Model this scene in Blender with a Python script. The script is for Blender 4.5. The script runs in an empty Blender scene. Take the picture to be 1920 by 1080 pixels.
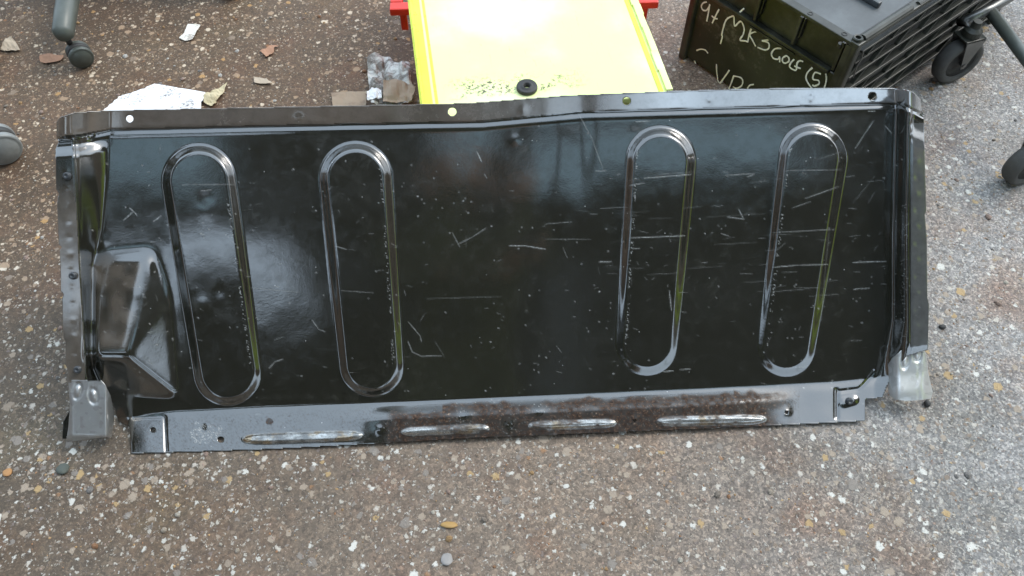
import bpy, bmesh, math, random
import numpy as np
from mathutils import Vector, Matrix
random.seed(7); rng = np.random.default_rng(7)
S = bpy.context.scene
COL = S.collection
R = math.radians

# ------------------------------------------------------------------ camera
CAMH, PITCH, FPX = 1.06, R(55), 1477.0
cam = bpy.data.cameras.new('camera'); camo = bpy.data.objects.new('camera', cam); COL.objects.link(camo)
camo.location = (0, 0, CAMH); camo.rotation_euler = (R(90) - PITCH, 0, 0)
cam.sensor_width = 36; cam.lens = 36 * FPX / 1920; cam.clip_start = .02; cam.clip_end = 500
S.camera = camo
# ------------------------------------------------------------------ world, sun, exposure
W = bpy.data.worlds.new('World'); S.world = W; W.use_nodes = True
wn = W.node_tree.nodes; wl = W.node_tree.links
bg = wn['Background']; sky = wn.new('ShaderNodeTexSky'); sky.sky_type = 'NISHITA'; sky.sun_disc = False
SUN_EL, SUN_AZ = R(48), R(62)          # azimuth clockwise from +Y: light comes from the right, beyond the crates
sky.sun_elevation = SUN_EL; sky.sun_rotation = SUN_AZ
sky.air_density = 1.6; sky.dust_density = 5; sky.ozone_density = 1.0
hs = wn.new('ShaderNodeHueSaturation'); hs.inputs['Saturation'].default_value = .55
wl.new(sky.outputs[0], hs.inputs['Color'])
cl = wn.new('ShaderNodeMix'); cl.data_type = 'RGBA'; cl.inputs[0].default_value = .6      # thin even overcast veil over the blue
wl.new(hs.outputs[0], cl.inputs[6]); cl.inputs[7].default_value = (10.0, 12.5, 15.2, 1)
wl.new(cl.outputs[2], bg.inputs[0]); bg.inputs[1].default_value = .13
sun = bpy.data.lights.new('sun', 'SUN'); so = bpy.data.objects.new('sun', sun); COL.objects.link(so)
sun.energy = .8; sun.angle = R(18); sun.color = (1, .95, .88)
sd = Vector((math.sin(SUN_AZ) * math.cos(SUN_EL), math.cos(SUN_AZ) * math.cos(SUN_EL), math.sin(SUN_EL)))
so.rotation_euler = sd.to_track_quat('Z', 'Y').to_euler()
vs = S.view_settings; vs.view_transform = 'Standard'; vs.look = 'None'; vs.gamma = 1; vs.exposure = .68
S.cycles.max_bounces = 8

# ------------------------------------------------------------------ measuring helpers (photo pixel -> point in the place)
cF = np.array([0, math.cos(PITCH), -math.sin(PITCH)]); cU = np.array([0, math.sin(PITCH), math.cos(PITCH)]); cR = np.array([1., 0, 0])
CP = np.array([0, 0, CAMH])
def ray(x, y):
    x = np.asarray(x, float)[..., None]; y = np.asarray(y, float)[..., None]
    return cF + cR * (x - 960) / FPX + cU * (540 - y) / FPX
def at(x, y, z=0.0):
    d = ray(x, y); return CP + d * ((z - CAMH) / d[..., 2:3])
def on_plane(x, y, p0, n):
    d = ray(x, y); t = ((np.asarray(p0) - CP) @ n) / (d @ n); return CP + d * np.asarray(t)[..., None]
def V3(a): return Vector([float(v) for v in a])

# ------------------------------------------------------------------ object helpers
def link(o, parent=None, **k):
    COL.objects.link(o)
    if parent is not None: o.parent = parent
    for a, b in k.items():
        if b is not None: o[a] = b
    return o
def mesh_obj(name, me, mat=None, parent=None, smooth=False, **k):
    o = bpy.data.objects.new(name, me)
    if mat is not None:
        me.materials.clear(); me.materials.append(mat)
    if smooth: me.polygons.foreach_set('use_smooth', [True] * len(me.polygons))
    return link(o, parent, **k)
def empty(name, loc=(0, 0, 0), rz=0, **k):
    o = bpy.data.objects.new(name, None); o.location = loc; o.rotation_euler = (0, 0, rz); o.empty_display_size = .05
    return link(o, None, **k)
def bm_obj(name, bm, mat, parent=None, smooth=False, **k):
    me = bpy.data.meshes.new(name); bm.to_mesh(me); bm.free()
    return mesh_obj(name, me, mat, parent, smooth, **k)
def box(bm, c, s, bev=0.0, rot=None):
    m = Matrix.Translation(Vector(c)) @ (rot.to_4x4() if rot is not None else Matrix.Identity(4)) @ Matrix.Diagonal((*s, 1))
    r = bmesh.ops.create_cube(bm, size=1, matrix=m)
    if bev > 0:
        vs_ = r['verts']; es = list({e for v in vs_ for e in v.link_edges})
        bmesh.ops.bevel(bm, geom=es, offset=bev, segments=2, profile=.6, affect='EDGES')
def boxo(name, c, s, mat, parent=None, bev=.001, rot=None, **k):
    bm = bmesh.new(); box(bm, c, s, bev, rot); return bm_obj(name, bm, mat, parent, **k)
def tube(bm, pts, rad, seg=12, cap=True):
    pts = [Vector(p) for p in pts]; rads = rad if isinstance(rad, (list, tuple)) else [rad] * len(pts)
    rings = []; prev = None
    for i, p in enumerate(pts):
        t = (pts[min(i + 1, len(pts) - 1)] - pts[max(i - 1, 0)]).normalized()
        if prev is None:
            a = Vector((0, 0, 1)) if abs(t.z) < .9 else Vector((1, 0, 0)); n = t.cross(a).normalized()
        else: n = (prev - t * prev.dot(t)).normalized()
        prev = n; b = t.cross(n)
        rings.append([bm.verts.new(p + (n * math.cos(2 * math.pi * j / seg) + b * math.sin(2 * math.pi * j / seg)) * rads[i]) for j in range(seg)])
    for q in range(len(rings) - 1):
        for j in range(seg):
            bm.faces.new((rings[q][j], rings[q][(j + 1) % seg], rings[q + 1][(j + 1) % seg], rings[q + 1][j]))
    if cap:
        bm.faces.new(rings[0][::-1]); bm.faces.new(rings[-1])
def lathe(bm, prof, axis='Z', seg=32, mat=None):
    """prof: list of (radius, height) turned about the local Z, then mat applied"""
    rings = []
    for r_, h in prof:
        if r_ < 1e-6:
            v = bm.verts.new((0, 0, h)); rings.append([v] * seg)
        else: rings.append([bm.verts.new((r_ * math.cos(2 * math.pi * j / seg), r_ * math.sin(2 * math.pi * j / seg), h)) for j in range(seg)])
    for q in range(len(rings) - 1):
        for j in range(seg):
            k = (j + 1) % seg; vv = []
            for v in (rings[q][j], rings[q][k], rings[q + 1][k], rings[q + 1][j]):
                if v not in vv: vv.append(v)
            if len(vv) > 2: bm.faces.new(vv)
    if mat is not None:
        bmesh.ops.transform(bm, matrix=mat, verts=list({v for rg in rings for v in rg}))
def copy_tree(o, parent=None):
    c = o.copy(); COL.objects.link(c); c.parent = parent
    for ch in list(o.children): copy_tree(ch, c)
    return c

# ------------------------------------------------------------------ materials
class NT:
    def __init__(s, name):
        s.m = bpy.data.materials.new(name); s.m.use_nodes = True; s.t = s.m.node_tree; s.n = s.t.nodes; s.l = s.t.links
        s.b = s.n['Principled BSDF']
    def node(s, ty, ins=None, **k):
        n = s.n.new(ty)
        for a, b in k.items(): setattr(n, a, b)
        for a, b in (ins or {}).items(): s.put(n.inputs[a], b)
        return n
    def put(s, sock, v):
        if isinstance(v, bpy.types.NodeSocket): s.l.new(v, sock)
        elif v is not None:
            if isinstance(v, tuple) and len(v) == 3 and sock.type == 'RGBA': v = (*v, 1)
            sock.default_value = v
    def obj(s): return s.node('ShaderNodeTexCoord').outputs['Object']
    def geo(s): return s.node('ShaderNodeNewGeometry').outputs['Position']
    def mapped(s, v, scale): return s.node('ShaderNodeMapping', {'Vector': v, 'Scale': scale}).outputs[0]
    def noise(s, v, sc, det=4, rough=.55, dist=0, out='Fac'):
        return s.node('ShaderNodeTexNoise', {'Vector': v, 'Scale': sc, 'Detail': det, 'Roughness': rough, 'Distortion': dist}).outputs[out]
    def voro(s, v, sc, feat='F1', rnd=1.0):
        return s.node('ShaderNodeTexVoronoi', {'Vector': v, 'Scale': sc, 'Randomness': rnd}, feature=feat)
    def math(s, op, a, b=0.0, c=None, clamp=False):
        n = s.n.new('ShaderNodeMath'); n.operation = op; n.use_clamp = clamp
        s.put(n.inputs[0], a); s.put(n.inputs[1], b)
        if c is not None: s.put(n.inputs[2], c)
        return n.outputs[0]
    def ss(s, v, a, b, lo=0.0, hi=1.0):
        n = s.n.new('ShaderNodeMapRange'); n.interpolation_type = 'SMOOTHSTEP'
        for i, x in enumerate((v, a, b, lo, hi)): s.put(n.inputs[i], x)
        return n.outputs[0]
    def mix(s, f, a, b, blend='MIX'):
        n = s.n.new('ShaderNodeMix'); n.data_type = 'RGBA'; n.blend_type = blend
        s.put(n.inputs[0], f); s.put(n.inputs[6], a); s.put(n.inputs[7], b); return n.outputs[2]
    def ramp(s, v, stops, interp='LINEAR'):
        n = s.n.new('ShaderNodeValToRGB'); e = n.color_ramp; e.interpolation = interp
        while len(e.elements) < len(stops): e.elements.new(.5)
        for el, (p, c) in zip(e.elements, stops): el.position = p; el.color = (*c, 1)
        s.put(n.inputs[0], v); return n.outputs[0]
    def bump(s, h, strength=.5, dist=.002, normal=None):
        return s.node('ShaderNodeBump', {'Height': h, 'Strength': strength, 'Distance': dist, 'Normal': normal}).outputs[0]
    def attr(s, name): return s.node('ShaderNodeAttribute', attribute_name=name).outputs['Fac']
    def set(s, **k):
        for a, b in k.items(): s.put(s.b.inputs[a.replace('_', ' ')], b)
        return s.m

def plastic(name, col, rough=.5, var=.35, scratch=.25, bumpy=.15, scale=1.0, light=None, **k):
    n = NT(name); p = n.obj()
    f = n.noise(p, 9 * scale, 6, .65); g = n.noise(p, 60 * scale, 5, .7)
    dark = tuple(c * (1 - var) for c in col); lt = light or tuple(min(1, c * (1 + var * .6) + .012) for c in col)
    c = n.mix(n.ss(f, .35, .68), dark, lt)
    sc = n.noise(n.mapped(p, (14 * scale, 120 * scale, 60 * scale)), 3, 5, .7)
    c = n.mix(n.math('MULTIPLY', n.ss(sc, .62, .72), scratch), c, tuple(min(1, x * 1.6 + .10) for x in col))
    rg = n.math('ADD', n.math('MULTIPLY', g, .3), rough - .15)
    return n.set(Base_Color=c, Roughness=rg, Normal=n.bump(g, bumpy, .001), **k)

M = {}
M['black_plastic'] = plastic('black_plastic', (.030, .032, .024), .42, .4, .35, light=(.05, .052, .04))
M['crate_black'] = plastic('crate_black', (.020, .022, .014), .38, .45, .5, light=(.055, .055, .040), scale=1.6)
M['chair_plastic'] = plastic('chair_plastic', (.075, .085, .072), .38, .2, .2)
M['grey_plastic'] = plastic('grey_plastic', (.09, .10, .102), .45, .25, .3)
M['steel_grey'] = plastic('steel_grey', (.22, .22, .21), .35, .3, .4, Metallic=.8)
M['rubber'] = plastic('rubber', (.035, .034, .032), .65, .3, .3, bumpy=.3)
M['tyre'] = plastic('tyre', (.085, .083, .078), .7, .3, .4, bumpy=.3)
M['red_plastic'] = plastic('red_plastic', (.72, .03, .012), .35, .2, .1)
M['lime_plastic'] = plastic('lime_plastic', (.62, .78, .03), .35, .15, .1)
M['yellow_edge'] = plastic('yellow_edge', (.80, .86, .05), .3, .2, .15)

# yellow lid: pale lime with scuffs and black grime along its front
n = NT('lid_plastic'); p = n.obj()
base = n.mix(n.ss(n.noise(p, 5, 5, .6), .4, .65), (.80, .89, .33), (.86, .91, .50))
sp = n.node('ShaderNodeSeparateXYZ', {0: p})
edge = n.math('MULTIPLY', n.ss(sp.outputs[1], .090, .060), n.ss(sp.outputs[1], .030, .040))
gr = n.math('MULTIPLY', n.ss(n.noise(p, 190, 4, .8), .50, .57), n.math('MULTIPLY', n.math('MULTIPLY', edge, n.math('MULTIPLY', n.ss(sp.outputs[0], .03, .07), n.ss(sp.outputs[0], .27, .20))), n.ss(n.noise(p, 24, 3), .44, .56)))
base = n.mix(gr, base, (.035, .035, .01))
scf = n.ss(n.noise(n.mapped(p, (60, 9, 30)), 3, 5, .7), .60, .74)
base = n.mix(n.math('MULTIPLY', scf, .35), base, (.72, .80, .12))
M['lid'] = n.set(Base_Color=base, Roughness=.38, Normal=n.bump(n.noise(p, 140, 4), .08, .001))

# paper and litter
def paper(name, col, ink=0, stain=(.35, .25, .18), amt=.5):
    n = NT(name); p = n.obj()
    st = n.ss(n.noise(p, 26, 6, .7), .52, .72)
    c = n.mix(n.math('MULTIPLY', st, amt), col, stain)
    if ink:
        k = n.ss(n.noise(n.mapped(p, (1, 3.2, 1)), 180, 3, .8), .52, .58)
        c = n.mix(n.math('MULTIPLY', k, n.math('MULTIPLY', n.ss(n.noise(p, 24, 3), .50, .60), ink)), c, (.06, .05, .05))
    return n.set(Base_Color=c, Roughness=.75, Normal=n.bump(n.noise(p, 300, 4), .2, .0006))
M['paper'] = paper('paper', (.84, .83, .82), 1, amt=.25)
M['receipt'] = paper('receipt', (.70, .66, .58), 1, amt=.6)
M['tan_wrap'] = paper('tan_wrap', (.50, .42, .26), 0, (.30, .22, .10), .8)
M['cardboard'] = paper('cardboard', (.34, .25, .17), 0, (.20, .13, .09), .8)
M['beige'] = paper('beige', (.42, .34, .25), 0, (.25, .18, .12), .6)
M['orange_scrap'] = paper('orange_scrap', (.36, .19, .11), 0, (.18, .11, .07), .7)
n = NT('clear_film'); p = n.obj()
f = n.noise(p, 34, 6, .7, 1.0)
M['film'] = n.set(Base_Color=n.mix(n.ss(f, .42, .62), (.22, .19, .16), (.66, .65, .60)), Roughness=.22, Alpha=n.ss(f, .3, .5, .55, .95),
                  Normal=n.bump(n.noise(p, 70, 5, .7, .8), .6, .004))
n = NT('paint_pen'); M['pen'] = n.set(Base_Color=(.86, .86, .80), Roughness=.5)

# black painted steel sheet: wear and painted sheen are carried by mesh attributes (scratch, dirt, bare) plus fine procedural marks
def sheet_mat(name, col, rough, metal=0.0, coat=1.0, big=1.0):
    n = NT(name); p = n.obj()
    scr = n.math('MULTIPLY', n.attr('scratch'), n.ss(n.noise(p, 500, 3, .7), .36, .60, .4, 1.0)); dirt_sheen = n.attr('dirt'); bare = n.attr('bare'); sheen_rub = n.attr('rub')
    f1 = n.noise(p, 7, 6, .6); f2 = n.noise(p, 55, 6, .7); f3 = n.noise(p, 420, 4, .7)
    dust = n.math('MULTIPLY', n.ss(f2, .45, .8), n.ss(f1, .4, .7))
    c = n.mix(n.math('ADD', n.math('MULTIPLY', dust, .14 * big), .035), col, (.17, .16, .125))
    v = n.voro(p, 150); cellr = n.node('ShaderNodeSeparateColor', {0: v.outputs['Color']}).outputs[0]
    dot = n.math('MULTIPLY', n.ss(v.outputs['Distance'], .16, .07), n.math('GREATER_THAN', cellr, .982))
    c = n.mix(n.math('MULTIPLY', dot, .8), c, (.42, .42, .40))
    hs_ = n.ss(n.noise(n.mapped(p, (7, 90, 90)), 3, 6, .72), .665, .72)
    c = n.mix(n.math('MULTIPLY', n.math('MULTIPLY', hs_, n.ss(f1, .46, .62)), .32), c, (.40, .40, .38))
    c = n.mix(scr, c, (.60, .60, .57))
    dn = n.ss(n.noise(p, 130, 6, .75), .43, .57)
    dcol = n.ramp(n.noise(p, 260, 4, .8), [(.36, (.012, .008, .005)), (.52, (.040, .023, .015)), (.62, (.11, .065, .042)), (.74, (.42, .34, .26))])
    dm = n.math('MULTIPLY', dirt_sheen, n.math('ADD', n.math('MULTIPLY', dn, .3), .7), clamp=True)
    c = n.mix(dm, c, dcol)
    c = n.mix(n.math('MULTIPLY', bare, n.ss(f3, .35, .55, .55, 1.0)), c, n.mix(n.ss(n.noise(p, 40, 3), .5, .6), (.50, .50, .48), (.42, .33, .22)))
    c = n.mix(n.math('MULTIPLY', sheen_rub, n.ss(f2, .25, .6, .75, 1.0)), c, n.mix(n.ss(n.node('ShaderNodeSeparateXYZ', {0: p}).outputs[0], -.1, .3), (.52, .43, .35), (.54, .55, .56)))  # painted sheen of mirrored surroundings: tan to the left, pale grey to the right
    rg = n.math('ADD', rough, n.math('MULTIPLY', n.ss(f2, .35, .75), .10))
    rg = n.math('ADD', rg, n.math('MULTIPLY', n.math('MAXIMUM', scr, dm), .5), clamp=True)
    h = n.math('ADD', n.math('MULTIPLY', f3, .25), n.math('MULTIPLY', n.noise(p, 30, 3, .5), 1.0))
    nm = n.bump(h, .05 * big, .004)
    cw = n.math('SUBTRACT', coat, n.math('MAXIMUM', n.math('MAXIMUM', scr, dm), bare), clamp=True)
    n.set(Base_Color=c, Roughness=rg, Metallic=n.math('MAXIMUM', metal, n.math('MULTIPLY', n.math('MAXIMUM', bare, sheen_rub), .85)), Normal=nm, Coat_Weight=cw, Coat_Roughness=.07, IOR=2.0, Coat_IOR=1.55, Specular_IOR_Level=n.math('MULTIPLY', n.math('SUBTRACT', 1.0, n.math('MULTIPLY', dm, .85)), .5), Coat_Normal=nm)
    return n.m
M['sheet'] = sheet_mat('black_paint', (.012, .012, .0085), .09)
M['sheet_lighter'] = sheet_mat('scuffed_paint', (.58, .58, .56), .30, .5)  # lit copy of the bracket metal: reflected brightness put into the colour
M['sheet_grey'] = sheet_mat('dull_scuffed_paint', (.34, .34, .33), .34, .55)  # dimmer copy of the same bracket metal
M['bolt'] = plastic('bolt_paint', (.05, .055, .06), .3, .3, .3)

# ------------------------------------------------------------------ ground
n = NT('worn_concrete'); P_ = n.geo()
pw = n.node('ShaderNodeVectorMath', {0: P_, 1: n.node('ShaderNodeVectorMath', {0: n.noise(P_, 160, 4, .6, out='Color'), 1: (.5, .5, .5)}, operation='SUBTRACT').outputs[0]}, operation='MULTIPLY_ADD')
pw = n.node('ShaderNodeVectorMath', {0: n.noise(P_, 170, 4, .65, out='Color'), 1: (.012, .012, 0.), 2: P_}, operation='MULTIPLY_ADD').outputs[0]
sx = n.node('ShaderNodeSeparateXYZ', {0: P_})
big = n.noise(P_, 1.7, 5, .6); mid = n.noise(P_, 9, 6, .65); fine = n.noise(P_, 95, 6, .75); grit = n.noise(P_, 420, 5, .8)
# brown left to pale grey right: indoor shade and daylight painted into the base
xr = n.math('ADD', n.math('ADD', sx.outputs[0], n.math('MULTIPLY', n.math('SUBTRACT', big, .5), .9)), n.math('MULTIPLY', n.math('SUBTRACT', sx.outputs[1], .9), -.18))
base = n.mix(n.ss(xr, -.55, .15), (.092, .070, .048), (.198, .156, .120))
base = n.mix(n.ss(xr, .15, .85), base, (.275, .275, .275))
base = n.mix(n.math('MULTIPLY', n.ss(mid, .45, .7), .45), base, n.mix(n.ss(big, .45, .6), (.14, .075, .05), (.11, .10, .06)))
base = n.mix(n.math('MULTIPLY', n.ss(fine, .5, .72), .55), base, (.040, .033, .027))
base = n.mix(n.math('MULTIPLY', n.ss(grit, .5, .7), .5), base, (.27, .22, .175))
agg = n.voro(pw, 430); ac = n.node('ShaderNodeSeparateColor', {0: agg.outputs['Color']})
base = n.mix(n.ss(xr, -.7, .7, .22, .60), base, n.mix(1.0, base, n.ramp(ac.outputs[0], [(0, (.25, .24, .23)), (.35, (.7, .68, .66)), (.6, (1.0, .98, .95)), (.8, (1.5, 1.42, 1.32)), (.95, (2.4, 2.3, 2.15))]), 'MULTIPLY'))
agg2 = n.voro(pw, 190); ac2 = n.node('ShaderNodeSeparateColor', {0: agg2.outputs['Color']})
base = n.mix(.36, base, n.mix(1.0, base, n.ramp(ac2.outputs[1], [(0, (.45, .43, .42)), (.5, (1.0, .98, .96)), (.9, (1.6, 1.5, 1.42))]), 'MULTIPLY'))
crust = n.math('MULTIPLY', n.ss(n.noise(P_, 2.2, 5, .65), .50, .62), .55)
base = n.mix(crust, base, n.mix(1.0, base, (1.02, .78, .62), 'MULTIPLY'))
damp = n.math('MULTIPLY', n.ss(n.noise(n.node('ShaderNodeMapping', {'Vector': P_, 'Location': (3, 1, 0)}).outputs[0], 1.6, 5, .65), .50, .64), .45)
base = n.mix(damp, base, n.mix(1.0, base, (.52, .50, .44), 'MULTIPLY'))
hgt = n.math('MULTIPLY', fine, .5)
def specks(scale, thr, rad, cols, amt, dens_noise):
    global base, hgt
    v = n.voro(pw, scale); sc = n.node('ShaderNodeSeparateColor', {0: v.outputs['Color']})
    on = n.math('GREATER_THAN', n.math('ADD', sc.outputs[0], dens_noise), thr)
    r_ = n.math('MULTIPLY', n.math('ADD', sc.outputs[1], .25), rad)
    d = n.ss(n.math('DIVIDE', v.outputs['Distance'], r_), 1.0, .72)
    m_ = n.math('MULTIPLY', on, d)
    base = n.mix(n.math('MULTIPLY', m_, amt), base, n.ramp(sc.outputs[2], cols, 'CONSTANT'))
    hgt = n.math('ADD', hgt, n.math('MULTIPLY', m_, .5))
c1 = [(0, (.24, .18, .13)), (.25, (.40, .34, .27)), (.5, (.30, .22, .16)), (.62, (.52, .48, .41)), (.8, (.20, .16, .14)), (.9, (.62, .60, .54))]
c2 = [(0, (.36, .29, .22)), (.3, (.55, .50, .43)), (.55, (.32, .17, .08)), (.63, (.66, .64, .58)), (.82, (.44, .30, .14)), (.88, (.24, .21, .18))]
dn_ = n.math('MULTIPLY', n.math('SUBTRACT', n.noise(P_, 4, 4, .6), .5), .9)
specks(330, .60, .55, c1, .6, dn_)
specks(170, .68, .52, c1, .8, dn_)
specks(95, .76, .50, c2, .85, dn_)
specks(58, .88, .46, c2, .9, dn_)
chalk = n.math('MULTIPLY', n.ss(n.noise(pw, 70, 5, .75, .6), .655, .69), n.ss(n.noise(P_, 6, 3), .40, .56))
base = n.mix(n.math('MULTIPLY', chalk, n.ss(xr, -.8, .1, .15, .9)), base, (.66, .62, .54))
crk = n.math('MULTIPLY', n.ss(n.noise(P_, 30, 5, .8, 1.5), .60, .68), .55)
base = n.mix(crk, base, (.05, .04, .034))
base = n.mix(n.math('MULTIPLY', n.ss(n.noise(P_, 3.1, 4, .6, .5), .56, .72), .35), base, (.055, .046, .036))
warm = n.math('MULTIPLY', n.ss(sx.outputs[0], .35, -.1), n.ss(sx.outputs[1], .55, .95))
base = n.mix(warm, base, n.mix(1.0, base, (1.0, .84, .68), 'MULTIPLY'))
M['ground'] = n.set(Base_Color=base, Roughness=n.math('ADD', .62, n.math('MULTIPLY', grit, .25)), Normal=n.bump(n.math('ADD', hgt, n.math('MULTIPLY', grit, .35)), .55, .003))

bm = bmesh.new()
xs = [-60, -8, -3, -1.5, 0, 1.5, 3, 8, 60]
gv = [[bm.verts.new((x, y, 0)) for x in xs] for y in xs]
for j in range(8):
    for i in range(8): bm.faces.new((gv[j][i], gv[j][i + 1], gv[j + 1][i + 1], gv[j + 1][i]))
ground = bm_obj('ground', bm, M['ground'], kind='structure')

# loose and half sunk stones
def stone_mat(name, col):
    n = NT(name); p = n.obj()
    return n.set(Base_Color=n.mix(n.ss(n.noise(p, 2.2, 5, .7), .35, .7), tuple(c * .6 for c in col), col), Roughness=.7, Normal=n.bump(n.noise(p, 6, 4), .5, .2))
stone_cols = [(.62, .56, .46), (.50, .42, .33), (.38, .20, .10), (.66, .63, .57), (.30, .25, .20), (.48, .30, .14), (.27, .25, .23), (.42, .30, .24)]
stone_mats = [stone_mat('stone_%d' % i, c) for i, c in enumerate(stone_cols)]
stone_meshes = []
for k in range(16):
    bm = bmesh.new(); bmesh.ops.create_icosphere(bm, subdivisions=1, radius=1)
    sxr, syr = random.uniform(.65, 1.1), random.uniform(.6, 1.0)
    for v in bm.verts:
        v.co *= random.uniform(.82, 1.15); v.co.x *= sxr; v.co.y *= syr; v.co.z *= .5
    me = bpy.data.meshes.new('stone'); bm.to_mesh(me); bm.free(); me.materials.append(stone_mats[k % 8]); stone_meshes.append(me)
    me.polygons.foreach_set('use_smooth', [True] * len(me.polygons))
def ground_spot():
    while True:
        x = random.uniform(-1.1, 1.1); y = random.uniform(.29, 1.5)
        if abs(x) > .68 * (.75 + .6 * (y - .28)) + .12: continue
        if y > .46 and y < .95 and abs(x) < .62 and random.random() < .97: continue
        if x > .3 and y > .95 and (x - .3) < .45 : continue
        return x, y
for k in range(270):
    x, y = ground_spot(); s = random.choice((.0028, .0034, .004, .0048, .006)) * random.uniform(.9, 1.25)
    o = bpy.data.objects.new('stone', stone_meshes[random.randrange(16)]); o.location = (x, y, s * random.uniform(-.12, .22))
    o.rotation_euler = (random.uniform(-.2, .2), random.uniform(-.2, .2), random.uniform(0, 6.3)); o.scale = (s, s, s)
    link(o, ground)
NCH = 9000
tv = []; tf = []; tc = []
dirs = np.array([(1, 0, .0), (.4, .9, 0), (-.6, .75, 0), (-1, -.1, 0), (-.3, -.9, 0), (.7, -.7, 0), (0.1, 0, .6)])
for k in range(NCH):
    x, y = ground_spot()
    if y > .85 and x < .2 and random.random() < .55: x, y = ground_spot()
    s = .0006 + .0016 * random.random() ** 2.2
    a = random.uniform(0, 6.28); ca, sa = math.cos(a), math.sin(a)
    q = dirs * rng.uniform(.6, 1.2, (7, 1)) * s; q[:, 1] *= random.uniform(.5, 1)
    q = np.stack([q[:, 0] * ca - q[:, 1] * sa + x, q[:, 0] * sa + q[:, 1] * ca + y, q[:, 2] + .0003], 1)
    b = len(tv); tv.extend(q.tolist()); tf += [(b + i, b + (i + 1) % 6, b + 6) for i in range(6)]; tc += [random.randrange(8)] * 6
me = bpy.data.meshes.new('gravel'); me.from_pydata(tv, [], tf)
for m_ in stone_mats: me.materials.append(m_)
me.polygons.foreach_set('material_index', tc)
link(bpy.data.objects.new('gravel', me), ground, kind='stuff')

# ------------------------------------------------------------------ the stamped steel panel
def interp(t, pts): return np.interp(t, [p[0] for p in pts], [p[1] for p in pts])
def sstep(x, a, b):
    t = np.clip((x - a) / (b - a), 0, 1); return t * t * (3 - 2 * t)
def poly_sdf(X, Y, poly):
    d = np.full(X.shape, 1e18); inside = np.zeros(X.shape, bool); N = len(poly)
    for i in range(N):
        ax, ay = poly[i]; bx, by = poly[(i + 1) % N]; ex, ey = bx - ax, by - ay
        wx, wy = X - ax, Y - ay; t = np.clip((wx * ex + wy * ey) / (ex * ex + ey * ey), 0, 1)
        d = np.minimum(d, (wx - ex * t) ** 2 + (wy - ey * t) ** 2)
        c = ((ay > Y) != (by > Y)); xi = ax + (Y - ay) / (by - ay if by != ay else 1e-9) * ex
        inside ^= c & (X < xi)
    d = np.sqrt(d); return np.where(inside, -d, d)
def capsule(X, Y, a, ra, b, rb):
    ex, ey = b[0] - a[0], b[1] - a[1]; t = np.clip(((X - a[0]) * ex + (Y - a[1]) * ey) / (ex * ex + ey * ey), 0, 1)
    return np.hypot(X - a[0] - ex * t, Y - a[1] - ey * t) - (ra + (rb - ra) * t)
def vnoise(X, Y, sc, seed):
    g = np.random.default_rng(seed).uniform(-1, 1, (90, 90)); x = X / sc + 3; y = Y / sc + 3
    xi = np.floor(x).astype(int) % 89; yi = np.floor(y).astype(int) % 89; fx = x - np.floor(x); fy = y - np.floor(y)
    fx = fx * fx * (3 - 2 * fx); fy = fy * fy * (3 - 2 * fy)
    return (g[yi, xi] * (1 - fx) + g[yi, xi + 1] * fx) * (1 - fy) + (g[yi + 1, xi] * (1 - fx) + g[yi + 1, xi + 1] * fx) * fy
def blur(A, s):
    r_ = int(3 * s); k = np.exp(-np.arange(-r_, r_ + 1) ** 2 / (2 * s * s)); k /= k.sum()
    P = np.pad(A, ((r_, r_), (0, 0)), 'edge'); A = sum(k[i] * P[i:i + A.shape[0]] for i in range(2 * r_ + 1))
    P = np.pad(A, ((0, 0), (r_, r_)), 'edge'); return sum(k[i] * P[:, i:i + A.shape[1]] for i in range(2 * r_ + 1))

pA, pB = at(245, 850), at(1620, 790); INC = R(38)
eB = (pB - pA) / np.linalg.norm(pB - pA); hz = np.array([-eB[1], eB[0], 0]); eV = hz * math.cos(INC) + np.array([0, 0, 1]) * math.sin(INC)
eN = np.cross(eB, eV); P0 = (pA + pB) / 2 - eN * .024 + np.array([0, 0, .004])
panel_base = (pA + pB) / 2

RIBS = [((373, 340), 70, (427, 697), 65), ((667, 335), 69, (697, 683), 62), ((1239, 303), 66, (1213, 645), 60), ((1524, 297), 65, (1474, 650), 57)]
SLOTS = [((454, 824), (680, 816), 10.5), ((752, 810), (918, 803), 8.5), ((990, 799), (1156, 793), 8.5), ((1230, 791), (1438, 786), 9.5)]
def slot(X, Y, a, b, r):
    ex, ey = b[0] - a[0], b[1] - a[1]; L2 = ex * ex + ey * ey; t = ((X - a[0]) * ex + (Y - a[1]) * ey) / L2; tc = np.clip(t, 0, 1)
    return np.hypot(X - a[0] - ex * tc, Y - a[1] - ey * tc) - r * np.sqrt(np.clip(1 - np.abs(2 * tc - 1) ** 7, 0, 1))
def crease_top(x): return interp(x, [(100, 258), (150, 254), (205, 243), (500, 236), (905, 228), (1000, 219), (1100, 210), (1690, 193), (1735, 214)])
def crease_bot(x): return interp(x, [(100, 800), (240, 782), (330, 772), (500, 763), (760, 752), (1130, 736), (1400, 724), (1560, 716), (1640, 708), (1740, 700)])
def tri_raster(X, Y, tris):
    H_ = np.zeros(X.shape)
    for (a, b, c) in tris:
        det = (b[1] - c[1]) * (a[0] - c[0]) + (c[0] - b[0]) * (a[1] - c[1])
        l1 = ((b[1] - c[1]) * (X - c[0]) + (c[0] - b[0]) * (Y - c[1])) / det
        l2 = ((c[1] - a[1]) * (X - c[0]) + (a[0] - c[0]) * (Y - c[1])) / det; l3 = 1 - l1 - l2
        m_ = (l1 >= -1e-6) & (l2 >= -1e-6) & (l3 >= -1e-6)
        H_[m_] = (l1 * a[2] + l2 * b[2] + l3 * c[2])[m_]
    return H_
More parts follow.
